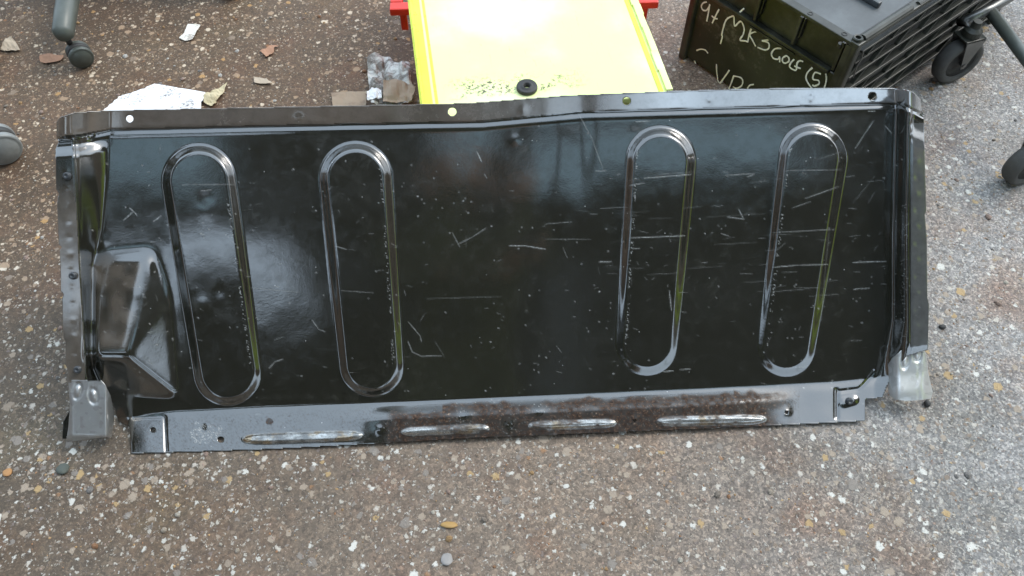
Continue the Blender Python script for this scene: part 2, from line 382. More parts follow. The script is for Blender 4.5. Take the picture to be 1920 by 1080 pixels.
DENTS = [(200, 560, 12, -.0012), (250, 548, 9, .0012), (215, 590, 14, .001), (190, 452, 10, .0018), (385, 372, 9, -.0012), (385, 395, 12, .001), (965, 262, 7, .0011), (380, 570, 9, .0012),
         (413, 545, 8, -.001), (555, 265, 12, .0008), (1620, 380, 16, .0006), (1470, 270, 20, .0006), (900, 600, 40, .0008), (1190, 250, 8, .0008), (1650, 560, 14, -.0008), (480, 330, 25, .0003),
         (520, 540, 40, -.0005), (430, 540, 26, .0005), (660, 600, 40, .0004), (300, 420, 22, -.0004), (1360, 300, 30, -.0003), (1650, 480, 26, .0003)]
def height(X, Y):
    xl1 = interp(Y, [(240, 134), (262, 138), (480, 150), (700, 162), (760, 175)]); xl2 = interp(Y, [(240, 207), (330, 203), (430, 192), (500, 174), (690, 176), (760, 205)])
    xr1 = interp(Y, [(200, 1707), (440, 1704), (640, 1707), (700, 1700)]); xr2 = interp(Y, [(200, 1679), (440, 1673), (600, 1672), (660, 1660), (720, 1640)])
    tl = np.clip((xl2 - X) / (xl2 - xl1), 0, 1); tr = np.clip((X - xr2) / (xr1 - xr2), 0, 1)
    pl = tl ** 1.25; pr = np.sin(tr * math.pi / 2) ** 1.5
    w = .041 * pl + .034 * pr - .00003 * np.clip(xl1 - X, 0, 60) - .00004 * np.clip(X - xr1, 0, 60)
    # gentle overall crown and the shallow step down the middle
    xc = X + (Y - 210) * .25
    w += .0080 * sstep(xc, 905, 1100) * (1 - .55 * sstep(Y, 300, 700)) - .0022 * np.exp(-((X - 1085) / 26) ** 2) * (1 - sstep(Y, 230, 430))
    w += .0012 * np.sin((X - 300) / 240) + .0009 * vnoise(X, Y, 210, 3) + .00022 * vnoise(X, Y, 90, 5) + .00010 * vnoise(X, Y, 38, 6)
    for ri, (a, ra, b, rb) in enumerate(RIBS):
        fd = 1 - (.68 if ri > 1 else .40) * sstep(Y, a[1] + 60, b[1] + (40 if ri > 1 else 20))
        d = capsule(X, Y, a, ra, b, rb); w += fd * .0125 * (.6 * (1 - np.clip((d + 17) / 16, 0, 1)) + .4 * (1 - sstep(d, -17, -1)))
    # low fold on the left
    a_, b_, c_, d_ = (166, 488, .004), (274, 487, .011), (238, 668, .041), (170, 668, .038)
    e_, f_, g_, h_, i_, j_ = (292, 478, 0), (318, 552, 0), (336, 745, 0), (262, 738, .002), (190, 722, .002), (166, 476, 0)
    k_ = (280, 470, 0)
    w += blur(tri_raster(X, Y, [(a_, b_, c_), (a_, c_, d_), (b_, e_, f_), (b_, f_, c_), (c_, f_, g_), (c_, g_, h_), (c_, h_, i_), (c_, i_, d_), (a_, b_, k_), (a_, k_, j_), (b_, k_, e_)]), 4.2) * .98
    for x, y, s, h in DENTS: w += .38 * h * np.exp(-((X - x) ** 2 + (Y - y) ** 2) / (2 * s * s))
    # foot of the pan and lower flange, turned towards the viewer
    yb = crease_bot(X); u = Y - yb
    ctr = sstep(X, 205, 250) * (1 - sstep(X, 1640, 1690))
    mid_ = sstep(X, 600, 760) * (1 - sstep(X, 1340, 1520)); w += ctr * (.026 * np.clip(u / 80, 0, 2) * (1 - mid_) + mid_ * (.021 * sstep(u, 0, 34) + .004 * np.clip(u / 60, 0, 2)))
    w -= (1 - ctr) * .012 * sstep(u, -60, 10)
    # corner seams where the side flange ends
    # top flange
    yt = crease_top(X); t = np.clip(yt - Y, 0, 60)
    w += .0138 * np.clip(t / 42, 0, 1.3) - .0012 * np.exp(-((Y - yt - 3) / 3.5) ** 2) + .0007 * np.exp(-((Y - yt - 10) / 4) ** 2)
    w -= .010 * (1 - sstep(X, 150, 215)) * sstep(Y, yt - 2, yt + 8) * (1 - sstep(Y, yt + 14, yt + 40))
    w -= .007 * sstep(X, 1706, 1712) * sstep(Y, yt, yt + 8) * (1 - sstep(Y, yt + 20, yt + 70))
    # rounding of the top flange ends
    w -= .030 * (1 - np.sqrt(np.clip(1 - ((np.clip(X, 1690, 1728) - 1690) / 40) ** 2, 0, 1))) * (Y < yt + 6)
    w -= .016 * (1 - np.sqrt(np.clip(1 - ((135 - np.clip(X, 105, 135)) / 32) ** 2, 0, 1))) * (Y < yt + 4)
    w -= .006 * (.5 - .5 * np.cos(np.clip((X - 105) / 100, 0, 1) * 2 * math.pi)) * (Y < yt + 3)
    # seam lines by the side flanges
    w -= .0016 * np.exp(-((X - xl1 - 3) / 2.2) ** 2) * (Y > 265) + .0018 * np.exp(-((X - xr1 - 1) / 1.6) ** 2) * (Y > 230)
    # pressed slots and tabs in the lower flange
    for a, b, r_ in SLOTS:
        d = slot(X, Y, a, b, r_); w += .0050 * (1 - sstep(d, -7, 0)) - .0012 * np.exp(-((d + 9 - .0) / 2.0) ** 2)
    w -= .0022 * np.exp(-((X - 309 - (Y - 800) * .05) / 1.8) ** 2) * (Y > 782) + .0016 * np.exp(-((Y - 784 + (X - 247) * .04) / 1.6) ** 2) * (X < 309) * (X > 248)
    w += .0006 * (1 - sstep(np.maximum(X - 309 + .06 * (Y - 800) * 0, 783 - Y + (X - 247) * -.03), -2, 1))
    w += .0020 * (1 - sstep(capsule(X, Y, (1582, 755), 10, (1600, 750), 10), -8, 2)) - .0020 * np.exp(-((np.abs(X - 1569) - 1) / 2) ** 2) * (Y > 728) * (Y < 785)
    w -= .0022 * np.exp(-((Y - (733 - (X - 1580) * .12 - np.clip(X - 1608, 0, 99) ** 1.4 * .25)) / 2.2) ** 2) * (X > 1572) * (X < 1640)
    for x, y in [(390, 800), (880, 775), (955, 797), (1190, 788), (1475, 773), (712, 805), (1010, 770)]:
        w += .0012 * np.exp(-((X - x) ** 2 + (Y - y) ** 2) / 60)
    for x, y in [(1330, 186), (1520, 184), (560, 222), (980, 205)]: w += .0010 * np.exp(-((X - x) ** 2 + (Y - y) ** 2) / 50)
    for i in range(14):
        yy = 290 + i * 31; w += .0002 * np.exp(-((X - interp(yy, [(262, 122), (700, 142)])) ** 2 + (Y - yy) ** 2) / 22) * (1 if i % 3 else -1) + .0004 * np.exp(-((X - 1719) ** 2 + (Y - yy + 20) ** 2) / 20) * (1 if i % 2 else -1)
    w += .0010 * vnoise(X, Y, 55, 9) * sstep(Y, yb, yb + 20) + .0012 * vnoise(X, Y * .2, 60, 10) * (Y < yt)
    return w

def build_sheet(name, poly, holes, wf, step, mat, parent, attrs=None, blur_s=.9, thick=.0011, **k):
    px = np.array(poly, float); x0, y0 = px.min(0) - 2 * step; x1, y1 = px.max(0) + 2 * step
    X, Y = np.meshgrid(np.arange(x0, x1, step), np.arange(y0, y1, step)); ny, nx = X.shape
    def sdf(a, b):
        d = poly_sdf(a, b, poly)
        for hx, hy, hr in holes: d = np.maximum(d, hr - np.hypot(a - hx, b - hy))
        return d
    D = sdf(X, Y); Wd = blur(wf(X, Y), blur_s)
    gy, gx = np.gradient(D, step); gl = np.hypot(gx, gy) + 1e-9
    near = (D > 0) & (D < step * 1.5); keep = D < step * 1.001
    Xs = np.where(near, X - D * gx / gl, X); Ys = np.where(near, Y - D * gy / gl, Y)
    A = attrs(X, Y) if attrs else {}
    d = ray(Xs, Ys); t = (((P0 - CP) @ eN) + Wd) / (d @ eN); Pw = CP + d * t[..., None]
    q = keep[:-1, :-1] & keep[1:, :-1] & keep[:-1, 1:] & keep[1:, 1:]
    idx = -np.ones((ny, nx), int); use = np.zeros((ny, nx), bool)
    use[:-1, :-1] |= q; use[1:, :-1] |= q; use[:-1, 1:] |= q; use[1:, 1:] |= q
    idx[use] = np.arange(use.sum()); jj, ii = np.nonzero(q)
    F_ = np.stack([idx[jj, ii], idx[jj + 1, ii], idx[jj + 1, ii + 1], idx[jj, ii + 1]], 1)
    # local frame: X along the panel, Y up the panel, Z out of it
    L = (Pw[use] - panel_base) @ np.stack([eB, eV, eN], 1)
    me = bpy.data.meshes.new(name); nv, nf = len(L), len(F_)
    me.vertices.add(nv); me.vertices.foreach_set('co', L.astype(np.float32).ravel())
    me.loops.add(nf * 4); me.loops.foreach_set('vertex_index', F_.astype(np.int32).ravel())
    me.polygons.add(nf); me.polygons.foreach_set('loop_start', np.arange(0, nf * 4, 4, dtype=np.int32))
    me.update(calc_edges=True); me.validate()
    me.polygons.foreach_set('use_smooth', [True] * len(me.polygons))
    for kk, v in A.items():
        at_ = me.attributes.new(kk, 'FLOAT', 'POINT'); at_.data.foreach_set('value', v[use].astype(np.float32))
    o = mesh_obj(name, me, mat, parent, **k)
    s_ = o.modifiers.new('thickness', 'SOLIDIFY'); s_.thickness = thick; s_.offset = -1
    return o
def add_line(A, X, Y, pts, wd, val, rough=.35):
    xs0, ys0 = X[0, 0], Y[0, 0]; st = X[0, 1] - X[0, 0]
    for (ax, ay), (bx, by) in zip(pts[:-1], pts[1:]):
        i0 = max(0, int((min(ax, bx) - xs0) / st) - 4); i1 = int((max(ax, bx) - xs0) / st) + 5
        j0 = max(0, int((min(ay, by) - ys0) / st) - 4); j1 = int((max(ay, by) - ys0) / st) + 5
        x = X[j0:j1, i0:i1]; y = Y[j0:j1, i0:i1]
        if x.size == 0: continue
        ex, ey = bx - ax, by - ay; t = np.clip(((x - ax) * ex + (y - ay) * ey) / (ex * ex + ey * ey + 1e-9), 0, 1)
        d = np.hypot(x - ax - ex * t, y - ay - ey * t)
        v = val * np.clip(1.2 - d / wd, 0, 1) * (1 - rough * rng.random(x.shape)) * (.55 + .45 * np.sin(math.pi * np.clip(t, .05, .95)))
        A[j0:j1, i0:i1] = np.maximum(A[j0:j1, i0:i1], v)
SCR = [([(232, 413), (250, 396), (243, 390)], .7), ([(250, 396), (257, 404)], .6), ([(288, 415), (302, 405)], .9), ([(955, 461), (985, 461), (1022, 467)], .9), ([(858, 458), (885, 445), (912, 427)], .5),
       ([(848, 436), (862, 463)], .4), ([(1123, 491), (1146, 491)], .9), ([(1180, 348), (1208, 343)], .6), ([(1208, 334), (1260, 330), (1296, 327)], .75), ([(1183, 446), (1240, 444), (1284, 442)], .8),
       ([(1360, 329), (1415, 325)], .5), ([(1400, 332), (1415, 327)], .5), ([(1450, 501), (1500, 497), (1552, 496)], .7), ([(1450, 436), (1565, 430)], .45), ([(1599, 492), (1662, 490)], .85),
       ([(1470, 320), (1578, 318)], .35), ([(1510, 372), (1572, 350)], .5), ([(1485, 390), (1520, 378)], .4), ([(1086, 215), (1110, 260), (1131, 318)], .35), ([(1118, 321), (1136, 320)], .7), ([(1255, 545), (1259, 582)], .8),
       ([(1244, 697), (1262, 695)], .9), ([(1275, 693), (1295, 692)], .7), ([(1604, 278), (1622, 250), (1638, 226)], .6), ([(1475, 690), (1515, 687)], .45), ([(894, 284), (903, 303)], .9), ([(908, 326), (913, 334)], .4),
       ([(340, 347), (350, 346), (440, 346)], .35), ([(505, 690), (516, 678), (531, 673)], .6), ([(765, 640), (773, 660), (790, 668), (828, 667)], .6), ([(585, 600), (598, 618), (610, 622)], .5),
       ([(765, 603), (788, 630), (790, 640)], .5), ([(1600, 543), (1612, 541)], .7), ([(1618, 541), (1630, 540)], .7), ([(375, 358), (396, 356)], .5), ([(412, 300), (432, 312)], .3), ([(630, 462), (650, 468)], .5),
       ([(1530, 300), (1575, 285)], .2), ([(1190, 228), (1218, 227)], .6), ([(1623, 182), (1645, 181)], .4), ([(1628, 209), (1641, 208)], .9), ([(1660, 236), (1672, 250)], .7), ([(1022, 448), (1108, 449)], .25),
       ([(1352, 438), (1368, 443)], .5), ([(1364, 407), (1396, 411)], .6), ([(1385, 392), (1394, 410)], .6), ([(640, 545), (700, 549)], .35), ([(470, 540), (560, 548)], .3), ([(800, 560), (940, 556)], .2),
       ([(1022, 420), (1072, 416)], .35), ([(1455, 470), (1472, 456)], .35), ([(1555, 430), (1548, 500), (1540, 600)], .22), ([(1600, 380), (1640, 330)], .18), ([(1640, 360), (1628, 380)], .2), ([(1370, 215), (1420, 205)], .3),
       ([(365, 805), (368, 833)], .0), ([(150, 470), (152, 520)], .4)]
def attrs_panel(X, Y):
    sc = np.zeros(X.shape)
    for pts, v in SCR: add_line(sc, X, Y, pts, 1.3, v * .8)
    for k in range(210):   # random short marks, mostly across
        x = rng.uniform(190, 1690); y = 240 + 480 * rng.beta(1.6, 1.2); a = rng.normal(0, .25) if rng.random() < .62 else rng.uniform(0, 3.14); L = rng.exponential(6) + 2
        add_line(sc, X, Y, [(x, y), (x + L * math.cos(a), y + L * math.sin(a))], 1.15, rng.uniform(.04, .30) * (2.0 if rng.random() < .08 else 1))
    for k in range(80):  # clusters across the middle right
        x = rng.uniform(1100, 1660); y = rng.choice([330, 445, 500, 540, 395]) + rng.normal(0, 9); L = rng.exponential(22) + 4
        add_line(sc, X, Y, [(x, y), (x + L, y - L * .06 + rng.normal(0, 2))], 1.15, rng.uniform(.05, .26))
    cen = rng.uniform((180, 250), (1690, 760), (46, 2))
    for k in range(430):
        x, y = cen[rng.integers(46)] + rng.normal(0, 26, 2) if rng.random() < .6 else (rng.uniform(170, 1700), rng.uniform(215, 770)); add_line(sc, X, Y, [(x, y), (x + rng.uniform(.1, 2), y + rng.uniform(-1, 1.5))], 1.7, rng.uniform(.1, .85) ** 1.8)
    nz = rng.random(X.shape)
    for ri, (a, ra, b, rb) in enumerate(RIBS):   # chipped rims of the ribs
        d = capsule(X, Y, a, ra, b, rb)
        side = (X > (a[0] + b[0]) / 2) if ri < 2 else (X < (a[0] + b[0]) / 2)
        m_ = np.exp(-((d + 21) / 2.2) ** 2) * side * (Y > a[1] - 20) * (Y < b[1]); sc = np.maximum(sc, m_ * (nz > .82) * .6 * (vnoise(X, Y, 26, 20 + ri) > -.25))
    xr = interp(Y, [(200, 1696), (640, 1694)])
    sc = np.maximum(sc, np.exp(-((X - xr) / 6) ** 2) * (nz > .93) * (Y > 380) * (Y < 640) * .4)
    # dirt: rusty soil on the lower flange
    yb = crease_bot(X); u = Y - yb
    di = sstep(X + 14 * vnoise(X, Y, 12, 30), 705, 745) * (1 - sstep(X + 20 * vnoise(X, Y, 14, 31), 1425, 1490)) * sstep(u + 7 * vnoise(X, Y, 16, 32), 8 + 12 * (X < 830), 16 + 12 * (X < 830))
    di *= .78 + .22 * (vnoise(X, Y, 24, 33) > -.45)
    sc = np.maximum(sc, .8 * (np.hypot((X - 388) / 26, (Y - 812) / 21) + .5 * vnoise(X, Y, 9, 34) < .9) * (nz > .62) * rng.random(X.shape))
    sc = np.maximum(sc, .6 * (di > .5) * (nz > .965))
    di = np.maximum(di, .9 * (np.hypot((X - 505) / 7, (Y - 790) / 6) < 1)); di = np.maximum(di, .7 * (np.hypot((X - 1450) / 30, (Y - 760) / 9) + .4 * vnoise(X, Y, 8, 35) < .9))
    di = np.maximum(di, .35 * (nz > .8) * sstep(u, 0, 20) * (X < 1500))
    di = np.maximum(di, (Y < crease_top(X) - 3) * (1 - sstep(X, 1120, 1200)) * sstep(X, 190, 230) * np.clip(.14 + .30 * vnoise(X, Y * .15, 70, 61), .05, .6))  # brown reflection on the left of the top lip, painted through this mask
    for hx, hy in [(955, 797), (712, 806), (1010, 768), (600, 795), (1475, 775), (870, 780)]:   # bare black patches the dirt left free
        di *= 1 - .95 * np.exp(-(((X - hx) / 18) ** 2 + ((Y - hy) / 16) ** 2))
    ba = np.zeros(X.shape)
    for a, b, r_ in SLOTS: ba = np.maximum(ba, (1 - sstep(slot(X, Y, a, b, r_), -2.5, 1)) * np.clip(.55 + .6 * vnoise(X, Y * 2, 22, 40) + .5 * vnoise(X, Y * 3, 7, 41), .1, 1))
    di *= 1 - .8 * (ba > .3)
    # mirrored brightness painted on flanges and fold, strongest on right of top lip
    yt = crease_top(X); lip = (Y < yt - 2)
    sheen = np.zeros(X.shape)
    sheen = np.maximum(sheen, lip * (.34 * sstep(X, 1130, 1260) + .38) * np.clip(.85 + .25 * vnoise(X, Y * .1, 90, 71), 0, 1))
    sheen = np.maximum(sheen, .28 * (X < interp(Y, [(262, 136), (480, 148), (700, 160)])) * (Y > 270) * sstep(Y, 300, 430) * np.clip(.8 + .5 * vnoise(X, Y, 40, 72), 0, 1))
    sheen = np.maximum(sheen, .16 * (X > 1708) * (Y > 230))
    sheen = np.maximum(sheen, .20 * (1 - sstep(poly_sdf(X, Y, [(172, 492), (270, 492), (258, 570), (236, 660), (184, 660)]), -12, 6)) * np.clip(.7 + .6 * vnoise(X, Y, 22, 73), 0, 1))
    return {'scratch': np.clip(sc, 0, 1), 'dirt': np.clip(di, 0, 1), 'bare': np.clip(ba, 0, 1), 'rub': np.clip(sheen, 0, 1)}
OUT = [(106, 258), (106, 228), (112, 220), (140, 212), (200, 208), (400, 204), (600, 200), (760, 197), (880, 194), (960, 188), (1060, 180), (1250, 172), (1420, 167), (1600, 165), (1690, 167), (1714, 173), (1726, 186),
       (1728, 206), (1732, 214), (1734, 300), (1737, 395), (1734, 402), (1738, 450), (1739, 560), (1742, 570), (1740, 656), (1700, 668), (1672, 700), (1655, 745), (1622, 748), (1622, 789), (1400, 800), (1200, 808), (900, 820), (700, 832), (500, 842), (245, 850),
       (243, 800), (222, 790), (212, 760), (200, 735), (190, 718), (128, 718), (126, 690), (122, 684), (123, 640), (119, 634), (116, 560), (119, 552), (114, 546), (112, 470), (116, 464), (110, 458), (107, 380), (110, 362), (105, 355), (104, 280), (110, 266)]
HOLES = [(243, 223, 7), (848, 210, 8), (1175, 190, 7.5), (1636, 181, 8), (287, 806, 5), (414, 824, 6), (1190, 788, 3.5), (1475, 773, 3.5)]
panel = empty('steel_panel', V3(panel_base), 0, label='long stamped black car body panel with four raised ribs, leaning on the yellow lidded box', category='car panel')
panel.rotation_euler = Matrix([list(eB), list(eV), list(eN)]).transposed().to_euler()
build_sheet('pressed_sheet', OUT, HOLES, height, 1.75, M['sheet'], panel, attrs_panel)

def ray_local(x, y, w):
    q = on_plane(x, y, P0 + eN * w, eN) - panel_base
    return Vector((float(q @ eB), float(q @ eV), float(q @ eN)))
# corner brackets
def br_attrs(seed):
    def f(X, Y):
        sc = np.zeros(X.shape)
        for k in range(70):
            x = rng.uniform(X.min(), X.max()); y = rng.uniform(Y.min(), Y.max()); a = rng.uniform(0, 3.1); L = rng.exponential(5) + 1
            add_line(sc, X, Y, [(x, y), (x + L * math.cos(a), y + L * math.sin(a))], 1.2, rng.uniform(.1, .5))
        return {'scratch': sc, 'dirt': .25 * (vnoise(X, Y, 9, seed) > .5), 'bare': np.zeros(X.shape)}
    return f
def ov(X, Y, cx, cy, rx, ry, a):
    c, s_ = math.cos(a), math.sin(a); x = (X - cx) * c + (Y - cy) * s_; y = -(X - cx) * s_ + (Y - cy) * c
    d = np.sqrt((x / rx) ** 2 + (y / ry) ** 2); return -.0028 * np.exp(-((d - .75) / .2) ** 2) + .0022 * np.exp(-(d / .35) ** 2)
def wl_(X, Y):
    w = .041 - .034 * np.clip((X - 198) / 17, 0, 1) ** 1.5 - .004 * sstep(Y, 730, 820) - .010 * np.clip((Y - 812) / 16, 0, 1) ** 2
    return w + ov(X, Y, 145, 733, 10, 18, .18) + ov(X, Y, 175, 742, 11, 18, -.18) - .004 * np.clip((136 - X) / 8, 0, 1) + .0006 * vnoise(X, Y, 20, 50)
def wr_(X, Y):
    w = .030 - .028 * np.clip((1686 - X) / 26, 0, 1) ** 1.4 - .010 * np.clip((X - 1728) / 20, 0, 1) ** 1.5 + .008 * sstep(Y, 690, 745)
    return w + ov(X, Y, 1697, 677, 9, 17, .2) + ov(X, Y, 1720, 664, 9, 17, .1) + .0006 * vnoise(X, Y, 20, 51)
build_sheet('corner_bracket', [(128, 714), (190, 714), (198, 722), (208, 742), (214, 770), (213, 800), (210, 819), (160, 824), (124, 829), (128, 800), (131, 765)], [], wl_, 1.5, M['sheet_grey'], panel, br_attrs(3), label='left corner bracket in scuffed grey with two oval pressings')
build_sheet('corner_bracket', [(1672, 672), (1690, 657), (1704, 656), (1712, 650), (1728, 650), (1737, 664), (1741, 700), (1749, 735), (1746, 748), (1700, 752), (1678, 749), (1668, 742), (1662, 720), (1661, 690)], [], wr_, 1.5, M['sheet_lighter'], panel, br_attrs(4), label='right corner bracket in bright scuffed metal with two oval pressings')
build_sheet('bracket_tail', [(118, 790), (130, 770), (128, 828), (122, 842), (116, 838)], [], lambda X, Y: .004 + 0 * X, 1.5, M['sheet'], panel)
# studs in the side flanges and on the lower tabs
bm = bmesh.new(); lathe(bm, [(.0050, -.002), (.0054, .0006), (.0046, .0012), (.0046, .0034), (.0036, .0042), (.0020, .0040), (.0016, .0030), (0, .0030)], seg=16)
stud = bpy.data.meshes.new('stud'); bm.to_mesh(stud); bm.free(); stud.materials.append(M['bolt'])
stud.polygons.foreach_set('use_smooth', [True] * len(stud.polygons))
for x, y, w, s_ in [(126, 330, .041, 1), (137, 517, .041, 1), (146, 693, .041, 1), (1715, 288, .030, 1), (1716, 465, .031, .9), (1716, 632, .031, .9), (955, 797, .024, .9), (1592, 752, .018, 1)]:
    o = bpy.data.objects.new('stud', stud); o.location = ray_local(x, y, w); o.scale = (s_, s_, s_); link(o, panel)

# ------------------------------------------------------------------ yellow lidded box and red tub
ZL = .262
fl, fr = at(791, 224, ZL), at(1281, 205, ZL)
yw = math.atan2(fr[1] - fl[1], fr[0] - fl[0]); LW = float(np.linalg.norm(fr - fl)); LD = .31
yb_ = empty('lidded_box', (float(fl[0]), float(fl[1]), 0), R(8.5), label='bright yellow lidded plastic box behind the black panel, washer lying on its lid', category='storage box')
LW *= .985
bm = bmesh.new(); box(bm, (LW / 2, LD / 2, ZL - .006), (LW, LD, .012), .003); lid = bm_obj('lid', bm, M['lid'], yb_)
# the lid's raised side ridges
bm = bmesh.new()
for x, w_, h in ((.0095, .019, .003), (.0045, .004, .006), (.025, .005, .0022)): box(bm, (x, LD / 2, ZL + h / 2 - .0015), (w_, LD * .985, h), .0015)
bm_obj('side_ridge', bm, M['yellow_edge'], yb_)
bm = bmesh.new()
yy = .006
while yy < LD - .03:
    L = random.uniform(.016, .05); box(bm, (LW - .006 + random.uniform(-.0012, .0012), yy + L / 2, ZL + .002), (.012 + random.uniform(-.002, .002), L + .001, .005 + random.uniform(-.0007, .0007)), .0012); yy += L
bm_obj('chipped_ridge', bm, M['lid'], yb_)
bm = bmesh.new(); box(bm, (LW - .018, LD / 2, ZL + .0003), (.007, LD * .97, .002), .001); bm_obj('side_ridge', bm, M['yellow_edge'], yb_)
bm = bmesh.new()   # body: four walls and a base under the lid
for c, s_ in (((LW / 2, .022, .127), (LW - .05, .005, .246)), ((LW / 2, LD - .022, .127), (LW - .05, .005, .246)), ((.026, LD / 2, .127), (.005, LD - .05, .246)), ((LW - .026, LD / 2, .127), (.005, LD - .05, .246)), ((LW / 2, LD / 2, .006), (LW - .056, LD - .056, .006))): box(bm, c, s_, .001)
bm_obj('body', bm, M['yellow_edge'], yb_)
# red tub beyond it, its rim standing out either side
rl = at(730, 18, .20); rr = at(1236, 4, .20)
tub = empty('red_tub', (float(rl[0]), float(rl[1]), 0), math.atan2(rr[1] - rl[1], rr[0] - rl[0]), label='red plastic tub sticking out on both sides beyond the yellow box', category='tub')
TW = float(np.linalg.norm(rr - rl)); TD = .34
bm = bmesh.new()
for c, s_ in (((TW / 2, .011, .193), (TW, .022, .014)), ((TW / 2, TD - .011, .193), (TW, .022, .014)), ((.011, TD / 2, .1935), (.022, TD - .045, .013)), ((TW - .011, TD / 2, .1935), (.022, TD - .045, .013))): box(bm, c, s_, .003)
bm_obj('rim', bm, M['red_plastic'], tub)
bm = bmesh.new()
for c, s_ in (((TW / 2, .018, .096), (TW - .12, .004, .180)), ((TW / 2, TD - .018, .096), (TW - .12, .004, .180)), ((.062, TD / 2, .096), (.004, TD - .041, .180)), ((TW - .062, TD / 2, .096), (.004, TD - .041, .180)), ((TW / 2, TD / 2, .004), (TW - .13, TD - .044, .006))): box(bm, c, s_, .001)
for x in (.022, TW - .022): box(bm, (x, .012, .170), (.012, .010, .040), .002)
bm_obj('body', bm, M['red_plastic'], tub)

# rubber grommet on the lid
g = at(988, 161, ZL + .006)
bm = bmesh.new(); lathe(bm, [(.0040, .0008), (.0052, .0062), (.0072, .0074), (.0085, .0058), (.0115, .0052), (.0150, .0062), (.0158, .0045), (.0158, .0008), (.0150, 0), (.0045, 0), (.0040, .0008)], seg=40)
gr_ = bm_obj('rubber_grommet', bm, M['rubber'], None, True, label='round black rubber grommet lying near the front edge of the yellow lid', category='grommet')
gr_.location = (float(g[0]), float(g[1]), ZL + .0003); gr_.rotation_euler = (0, 0, .4)

# ------------------------------------------------------------------ black crate with handwriting
CH = .24
cP = at(1610, 88, CH); cx_, cy_ = float(cP[0]), float(cP[1])
CA = R(39); CL, CW = .62, .355           # local X runs up to the right (mesh side), local Y runs up to the left (written side)
crate = empty('plastic_crate', (cx_, cy_, 0), CA, label='scuffed black plastic crate with white handwriting on its side and a mesh end', category='crate')
cX = np.array([math.cos(CA), math.sin(CA), 0]); cY = np.array([-math.sin(CA), math.cos(CA), 0]); cO = np.array([cx_, cy_, 0])
MB = M['crate_black']
IN = .012
n = NT('dusty_crate'); p = n.obj()
pch = n.math('MULTIPLY', n.ss(n.noise(p, 13, 5, .7), .50, .66), n.ss(n.noise(p, 75, 5, .8), .46, .62))
sheen_rub = n.ss(n.noise(n.mapped(p, (10, 40, 9)), 5, 6, .75), .60, .68)
cc = n.mix(n.ss(n.noise(p, 9, 5), .35, .65), (.017, .019, .009), (.038, .040, .024))
cc = n.mix(n.math('MULTIPLY', pch, .55), cc, (.20, .19, .16)); cc = n.mix(n.math('MULTIPLY', sheen_rub, .25), cc, (.16, .12, .08))
M['dusty_crate'] = n.set(Base_Color=cc, Roughness=.5, Normal=n.bump(n.noise(p, 70, 5), .15, .002))
# written side: lower wall, then the recessed band between ledge and rim
boxo('lower_wall', (IN + .002, CW / 2, .085), (.004, CW - .02, .150), M['dusty_crate'], crate)
boxo('upper_wall', (IN + .007, CW / 2, .196), (.004, CW - .02, .060), MB, crate)
bm = bmesh.new(); box(bm, (IN - .001, CW / 2 + .01, .163), (.012, CW - .05, .007), .002); box(bm, (IN - .003, CW * .45, .155), (.006, CW * .30, .004), .001); bm_obj('ledge', bm, MB, crate)
for y in (.030, .118, .205, .292): 
    boxo('upright_rib', (IN + .001, y, .198), (.012, .006, .056), MB, crate)
    bm = bmesh.new(); box(bm, (IN + .002, y - .006, .205), (.006, .003, .040), .001); bm_obj('upright_rib', bm, MB, crate)
bm = bmesh.new(); tube(bm, [(IN - .003, .034, .215), (IN - .003, .034, .222)], .005, 12); bm_obj('knob', bm, MB, crate)
boxo('far_wall', (CL - .012, CW / 2, .12), (.004, CW - .02, .232), MB, crate)
boxo('back_wall', (CL / 2, CW - .012, .12), (CL - .03, .004, .232), MB, crate)
boxo('base', (CL / 2, CW / 2, .008), (CL - .03, CW - .03, .006), MB, crate)
# rim of four rails; the near one is drilled
bm = bmesh.new(); box(bm, (.009, CW / 2, CH - .003), (.018, CW - .018, .006), .0015); bm_obj('rim_rail', bm, M['black_plastic'], crate)
bm = bmesh.new(); box(bm, (CL / 2, .008, CH - .002), (CL, .016, .008), .002); tube(bm, [(.02, .008, CH + .001), (.15, .008, CH + .001)], .0075, 10); tube(bm, [(.17, .006, CH), (CL - .1, .006, CH)], .0055, 10); bm_obj('rim_rail', bm, M['black_plastic'], crate)
bm = bmesh.new(); box(bm, (CL / 2, CW - .008, CH - .003), (CL, .016, .006), .0015); bm_obj('rim_rail', bm, M['black_plastic'], crate)
bm = bmesh.new(); box(bm, (CL - .008, CW / 2, CH - .003), (.016, CW - .034, .006), .0015); bm_obj('rim_rail', bm, M['black_plastic'], crate)
for y in (.035, .105, .20):
    bm = bmesh.new(); lathe(bm, [(.0052, 0), (.0048, .0008), (.0034, .0008), (.0030, -.0002), (0, -.0002)], seg=14, mat=Matrix.Translation((.009, y, CH)))
    bm_obj('rim_hole', bm, M['rubber'], crate)
bm = bmesh.new(); lathe(bm, [(.0085, -.002), (.0085, .005), (.0070, .0065), (.0048, .006), (.0045, .002), (0, .002)], seg=18, mat=Matrix.Translation((.012, .012, CH))); bm_obj('corner_peg', bm, M['black_plastic'], crate)
bm = bmesh.new(); box(bm, (.009, .009, .118), (.016, .016, .236), .004); box(bm, (.003, .016, .12), (.005, .012, .225), .0015); bm_obj('corner_post', bm, MB, crate)
boxo('corner_post', (.012, CW - .012, .118), (.018, .016, .236), MB, crate, .004)
boxo('corner_post', (CL - .012, .012, .118), (.018, .016, .236), MB, crate, .004)
